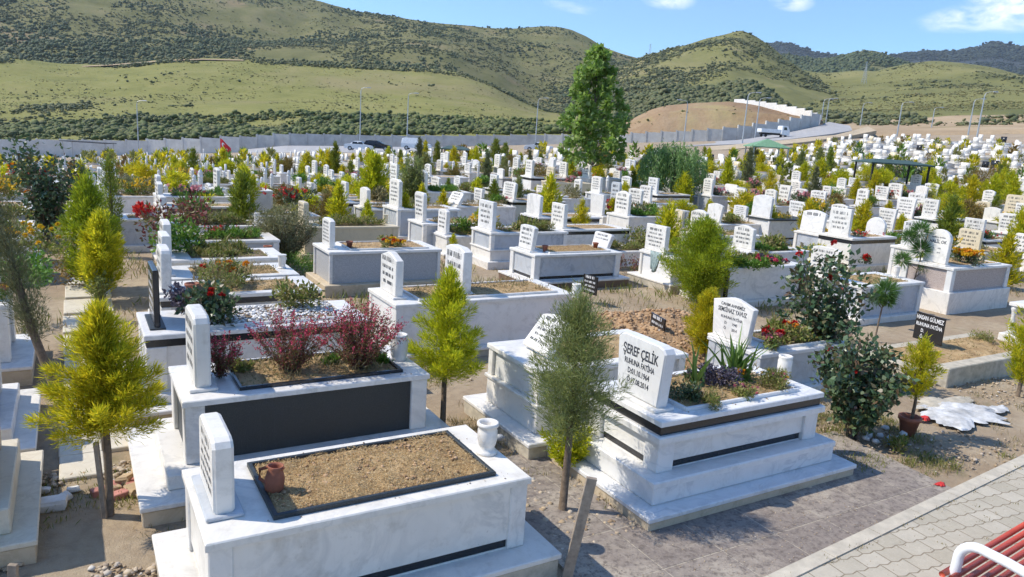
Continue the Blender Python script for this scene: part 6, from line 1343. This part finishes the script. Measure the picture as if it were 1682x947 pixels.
# the left row: bed plants and the rose on the far left
low('orange-flowered green plant on the second tomb behind the pebble bed', 372, 470, .35, .35, 'weed', 81, 900, .07, .03, .8, bloom=('orangep', 'orangep', 'red'), nb=12, bl=.05); P, h, r = place(360, 498, 405, 70, .8); put_plant('airy_shrub', 'airy pale green shrub rising through the left row', 'bush', P, spray_bush(h, r, 82, 30, 34, .06, .012, 'weed', 'weed', 4, .03))
low('dark leafy plant on the white pebble bed', 350, 528, .26, .42, 'roseleaf', 83, 900, .07, .045, .88, bloom=('red',), nb=3, bl=.04); low('yellow-green leafy plant at the right end of the pebble bed', 482, 505, .2, .35, 'weed', 84, 600, .07, .035, .88)
low('dark purple potted plant beside the white pebble bed', 312, 502, .17, .22, 'violetp', 85, 400, .06, .04, .9)
low('red-leaved bush with green base in the left row', 290, 398, .4, .8, 'gauraleaf', 86, 700, .1, .05, .8); low('green leafy bush under the red-leaved one in the left row', 292, 412, .35, .55, 'bushleaf', 87, 600, .1, .05, .8); low('spiky green plant in the left row', 320, 360, .4, .4, 'irisleaf', 88, 200, .3, .04, .8, 1.2)
low('white and pink flower bunch at a headstone in the left row', 248, 372, .22, .35, 'weed', 89, 200, .08, .04, .8, bloom=('pinkp', 'flagwhite', 'red'), nb=14, bl=.07)
low('red poppy-like wreath on a post in the left row', 231, 350, .14, .2, 'red', 90, 160, .1, .08, 1.1, name='red_flowers')
P, h, r = place(78, 400, 228, 120); rose_bush('rose_bush', 'tall dark rose bush with scattered red blooms on the far left', P, h, r, 91, 20, 2600, .12, .075, nbloom=6, bl=.10, bloom=('red', 'orangep'), group=None, dens=.15, lo=.2)
low('yellow-flowered spreading bush behind the leaning dark cypress', 45, 432, .6, .6, 'weed', 92, 1300, .07, .03, .8, bloom=('yellowp',), nb=30, bl=.04); low('bright green leafy plant under the leaning dark cypress', 25, 470, .45, .35, 'bushleaf', 93, 1200, .07, .04, .85); low('magenta flower with yellow companions at the left edge', 5, 490, .12, .16, 'bushleaf', 94, 200, .05, .03, .88, bloom=('magenta', 'yellowp'), nb=6, bl=.05)
low('tan-leaved shrub before the front conifer of the lane pair', 128, 470, .3, .6, 'rustbush', 95, 500, .09, .03, 0); P, h, r = place(165, 500, 440, 46); put_plant('lane_shrub', 'small dusty shrub in the lane under the conifer pair', 'bush', P, spray_bush(h, r, 96, 26, 30, .06, .02, 'oliveleaf', 'oliveleaf', 3, .03))
low('drying little bush in the low framed grave on the right', 1612, 560, .16, .22, 'weed', 97, 500, .06, .012, .14)
low('rosette of leaves round the trunk of the small potted conifer', 1470, 735, .16, .14, 'weed', 98, 300, .07, .02, 0)
for k, (px, py) in enumerate(((716, 690), (735, 660), (560+160, 640))): pass
# plants that overgrow the beds of the middle rows
def small_proto(k):
    if ('low', k) in proto_low: return proto_low['low', k]
    mat, bl = {'leafy': ('bushleaf', None), 'weedy': ('weed', None), 'red': ('roseleaf', 'red'), 'yellow': ('weed', 'yellowp'), 'pink': ('roseleaf', 'pinkp'), 'grey': ('greybush', None)}[k]
    V, F = clump(.34, .38, 420, .11, .045, mat, 300+len(k), .5); parts = [('foliage', np_mesh('foliage', V, F, mat))]
    if bl:
        rg = np.random.default_rng(len(k)); n = 26; P_ = np.stack([rg.normal(size=n)*.2, rg.normal(size=n)*.2, rg.uniform(.2, .42, n)], 1); a = leafy(P_, .03, 240, .06, .05, bl, rg, .2); parts.append(('flowers', np_mesh('flowers', *a, bl)))
    proto_low['low', k] = parts; return parts
proto_low = {}; R3 = random.Random(12); dk = dict(leafy='bright green leafy', weedy='yellow-green weedy', red='red-flowered', yellow='yellow-flowered', pink='pink-flowered', grey='grey-leaved')
def bed_spots():
    for h in HAND[20:]: yield h[0], h[1], True
    for d, x, y, px, py in cells[:150]: yield x+1.05, y+.5, False
for x, y, hand in bed_spots():
    if R3.random() > (.85 if hand else .72): continue
    for q in range(R3.choice((1, 2, 2))):
        k = R3.choices(list(dk), (5, 6, 3, 2, 2, 3))[0]; xx = x+R3.uniform(-.45, .65); zz = float(ground(xx, y))+(.62 if hand else .68); px, py, dd = proj((xx, y, zz)); s = R3.uniform(.55, 1.25)
        lab = f"{dk[k]} plant growing on a tomb bed {'in the nearer rows' if dd < 28 else 'in the far rows'} {zone_of(px)}"; lab = ' '.join(lab.split()[:16])
        put_plant('bed_plant', lab, 'plant', (xx, y+R3.uniform(-.1, .1), zz-.04), small_proto(k), lab.replace('plant', 'plants', 1), R3.uniform(0, 6), (s, s, s*R3.uniform(.8, 1.3)))
# many more shrubs between the far rows: first those one can count
proto = {}
def shrub_kind(k):
    if k in proto: return proto[k]
    kw = dict(gold=('flame', 'goldleaf', 1.6, .48, .02), goldcone=('cone', 'goldleaf', 1.7, .5, .02), goldball=('ball', 'goldleaf', 1.2, .62, .02), green=('flame', 'greenleaf', 1.9, .46, .02), dark=('column', 'darkleaf', 2.3, .28, .1), olive=('flame', 'oliveleaf', 1.8, .5, .1), rust=('ball', 'rustbush', 1.2, .7, .02))[k]
    c, t = conifer(kw[2], kw[3], kw[4], hash_(k), 46, 70, .17, .034, kw[0], kw[1], .26); proto[k] = (c, t, kw[2]); return proto[k]
def hash_(s): return sum(ord(c) for c in s)
desc = dict(gold='golden flame-shaped conifer', goldcone='golden cone-shaped conifer', goldball='rounded golden conifer', green='green-gold conifer', dark='narrow dark cypress', olive='olive-green conifer', rust='rusty brown rounded bush')
names = dict(gold='golden_conifer', goldcone='golden_conifer', goldball='golden_conifer', green='green_conifer', dark='dark_cypress', olive='olive_conifer', rust='rusty_bush')
spots = []; R2 = random.Random(31)
while len(spots) < 360:
    px = R2.uniform(-40, 1720); d = R2.uniform(19, 105)
    if R2.random() > (.55 if px < 500 else 1.0): continue
    if d > far_limit(px)-2 or R2.random() < smooth(40, 130, d)*.55: continue
    P = gpt(px, d); ix = round((P[0]-.62)/3.35); P = (.62+3.35*ix-.55+R2.uniform(-.25, .25), P[1], 0); q = proj((P[0], P[1], float(ground(P[0], P[1]))))
    if open_ground(P[0], P[1]) or q[2] < 12 or any(math.hypot(P[0]-s[0], P[1]-s[1]) < 1.3 for s in spots): continue
    if 925 < q[0] < 1010 and d < 36: continue
    # keep clear of the hand-placed headstones' fronts
    if d < 24 and any(abs(P[1]-(h[1]-0)) < 1.3 and -2.2 < P[0]-(h[0]-1.1) < .6 for h in HAND) : continue
    spots.append((P[0], P[1], d, q[0]))
spots.sort(key=lambda s: s[2])
for x, y, d, px in spots[:245]:
    k = R2.choices(('gold', 'goldcone', 'goldball', 'green', 'dark', 'olive', 'rust'), (30, 20, 26, 11, 1, 4, 8))[0]; c, t, hh = shrub_kind(k); s = R2.uniform(.5, 1.15)*(1.15 if d > 45 else .95)
    z = float(ground(x, y)); lab = f"{'small' if s < .75 else 'medium' if s < .98 else 'large'} {desc[k]} {'in the nearer rows' if d < 38 else 'in the far rows'} {zone_of(px)}"; lab = ' '.join(lab.split()[:16])
    put_plant(names[k], lab, 'bush' if k == 'rust' else 'conifer', (x, y, z-.03), (('crown', c), ('trunk', t)), lab.replace('conifer', 'conifers').replace('cypress', 'cypresses').replace('bush', 'bushes'), R2.uniform(0, 6), (s*R2.uniform(.85, 1.2), s*R2.uniform(.85, 1.2), s))
def far_shrubs(sp):
    rng = np.random.default_rng(5); Vs = []; Fs = []; mi = []; n = 0
    for i in range(520):
        if i < len(sp): x, y = sp[i][:2]
        else:
            px = rng.uniform(-40, 1720); d = rng.uniform(55, 150)
            if d > far_limit(px)-1: continue
            x, y, _ = gpt(px, d)
        h = rng.uniform(.7, 1.9); r = h*rng.uniform(.25, .42); z = float(ground(x, y)); m = 70; t = rng.uniform(0, 1, m)**.8; a = rng.uniform(0, 6.28, m); q = r*(1-t)**.6*rng.uniform(.3, 1, m)
        P = np.stack([x+q*np.cos(a), y+q*np.sin(a), z+t*h*.9], 1); D = np.stack([np.cos(a)*.5, np.sin(a)*.5, np.full(m, .8)], 1)+rng.normal(size=(m, 3))*.3
        V, F = blades(P, D, h*.3*rng.uniform(.6, 1.2, m), h*.09, rng); Vs.append(V); Fs.append(F+n); n += len(V); mi.append(np.full(m, rng.choice([0, 1, 2, 3, 4], p=[.5, .16, .12, .12, .1])))
    tag(link('distant_shrubs', np_mesh('distant_shrubs', np.concatenate(Vs), np.concatenate(Fs), ['goldleaf', 'greenleaf', 'oliveleaf', 'bushleaf', 'rustbush'], np.concatenate(mi))), kind='stuff')
far_shrubs(spots[245:])
# ------------------------------------------------------------------ ground cover
def ground_pts(n, x0, x1, y0, y1, seed, thr=.5, sc_=1.2):
    rng = np.random.default_rng(seed); x = rng.uniform(x0, x1, n); y = rng.uniform(y0, y1, n); k = fbm(x*sc_, y*sc_, seed, 4) > thr; x, y = x[k], y[k]
    inside = np.zeros(len(x), bool)
    for h in HAND: inside |= (np.abs(x-h[0]) < h[2]/2+.15) & (np.abs(y-h[1]) < h[3]/2+.15)
    ykk = K0[1]+(x-K0[0])*kd[1]/kd[0]; inside |= y < ykk+.02; inside |= (x > 2.95) & (x < 7.4) & (y < 4.2)
    x, y = x[~inside], y[~inside]; return np.stack([x, y, ground_near(x, y)-.005], 1)
tuft_stuff('lane_weeds', ground_pts(150, -.4, .6, 5.3, 7.0, 71, .5), 14, .07, .008, 'weed', 1)
tuft_stuff('right_weeds', ground_pts(380, 6.6, 8.9, 3.6, 5.6, 72, .50), 22, .08, .007, 'weed', 2); tuft_stuff('right_dry_grass', ground_pts(520, 6.6, 12, 3.8, 8.5, 73, .48), 16, .08, .006, 'dryweed', 3)
tuft_stuff('tomb_side_weeds', ground_pts(300, 2.8, 4.4, 3.4, 8.8, 74, .5), 16, .09, .007, 'dryweed', 4)
tuft_stuff('field_dry_grass', ground_pts(4200, -9, 26, 9, 34, 75, .5, .5), 12, .13, .014, 'dryweed', 5, .12); tuft_stuff('field_weeds', ground_pts(6000, -9, 26, 9, 34, 76, .52, .5), 13, .19, .018, 'weed', 6, .12)
tuft_stuff('kerb_weeds', [(kp(s, -.13+R.uniform(-.02, .02))[0], kp(s, -.13)[1], .0) for s in np.random.default_rng(3).uniform(-1, 6, 26)], 9, .04, .007, 'dryweed', 7, .03)
def chips(name, n, x0, x1, y0, y1, seed, r=(.006, .02), mat='chip', onz=None):
    P = ground_pts(n, x0, x1, y0, y1, seed, .42, .8); rng = np.random.default_rng(seed); P[:, 2] += .022; V, F = blobs(P, 1.35*rng.uniform(r[0], r[1], len(P))*rng.choice([.6, 1, 1.5], len(P)), rng, .6); tag(link(name, np_mesh(name, V, F, mat)), kind='stuff')
tuft_stuff('lane_dry_grass', ground_pts(260, -.4, .7, 3.6, 7.0, 78, .5), 10, .05, .006, 'dryweed', 9)
chips('lane_gravel', 9000, -2.5, .7, 3.0, 7.2, 81); chips('right_gravel', 6000, 6.6, 12, 3.6, 8.6, 82, (.004, .013)); chips('middle_gravel', 5000, 2.6, 6.5, 3.4, 9.5, 83); 
rng = np.random.default_rng(9); n = 2200; x = rng.uniform(6.1, 9.7, n); y = rng.uniform(7.2, 10.1, n)
dm = bpy.data.objects['earth_mound']; vz = np.array([v.co[:] for v in dm.data.vertices]).reshape(70, 90, 3); ii = ((y-7.0)/3.3*69).astype(int); jj = ((x-5.9)/4.0*89).astype(int)
V, F = blobs(np.stack([x, y, vz[ii, jj, 2]+.01], 1), rng.uniform(.008, .035, n)*rng.choice([.6, 1, 1.6], n), rng, .7); tag(link('mound_clods', np_mesh('mound_clods', V, F, 'clod')), kind='stuff')

# crumbs of soil spilled on the front tombs, sand and weeds in the paving joints
rng = np.random.default_rng(19); P = []
for (x0, y0, L_, W_, H_, n) in ((.55, 4.15, 2.2, 1.05, .751, 260), (.68, 6.25, 2.2, 1.0, .841, 200), (4.25, 4.47, 2.13, 1.05, .821, 160)):
    x = rng.uniform(x0+.36, x0+L_-.12, n); y = rng.uniform(y0+.03, y0+W_-.03, n); e = np.minimum(np.abs(y-(y0+.10)), np.minimum(np.abs(y-(y0+W_-.10)), np.abs(x-(x0+L_-.2)))); k = e < rng.exponential(.035, n); P.append(np.stack([x[k], y[k], np.full(k.sum(), H_+.003)], 1))
P = np.concatenate(P); V, F = blobs(P, rng.uniform(.003, .010, len(P)), rng, .6); tag(link('spilled_soil', np_mesh('spilled_soil', V, F, 'chip')), kind='stuff')
pts = []
for i in range(60):
    s = rng.uniform(-1, 7); q = kp(s, -.131-.165*rng.integers(0, 9)-.01); pts.append((q[0], q[1], .008))
tuft_stuff('paving_joint_weeds', pts, 7, .022, .006, 'dryweed', 21, .018, .6)
P = np.stack([[kp(s, -.131-.165*j)[0], kp(s, -.131-.165*j)[1], .011] for s, j in zip(rng.uniform(-1, 8, 900), rng.integers(0, 12, 900))]); P[:, :2] += rng.normal(size=(900, 2))*.02
V, F = blobs(P, rng.uniform(.002, .006, len(P)), rng, .6); tag(link('path_grit', np_mesh('path_grit', V, F, 'chip')), kind='stuff')
n = 700; P = np.stack([rng.uniform(3.0, 7.3, n), rng.uniform(3.3, 4.2, n), np.full(n, .006)], 1); P = P[(P[:, 1] > yk(P[:, 0])) & (fbm(P[:, 0]*2, P[:, 1]*2, 3, 3) > .45)]; V, F = blobs(P, rng.uniform(.002, .008, len(P)), rng, .6); tag(link('tile_grit', np_mesh('tile_grit', V, F, 'chip')), kind='stuff')
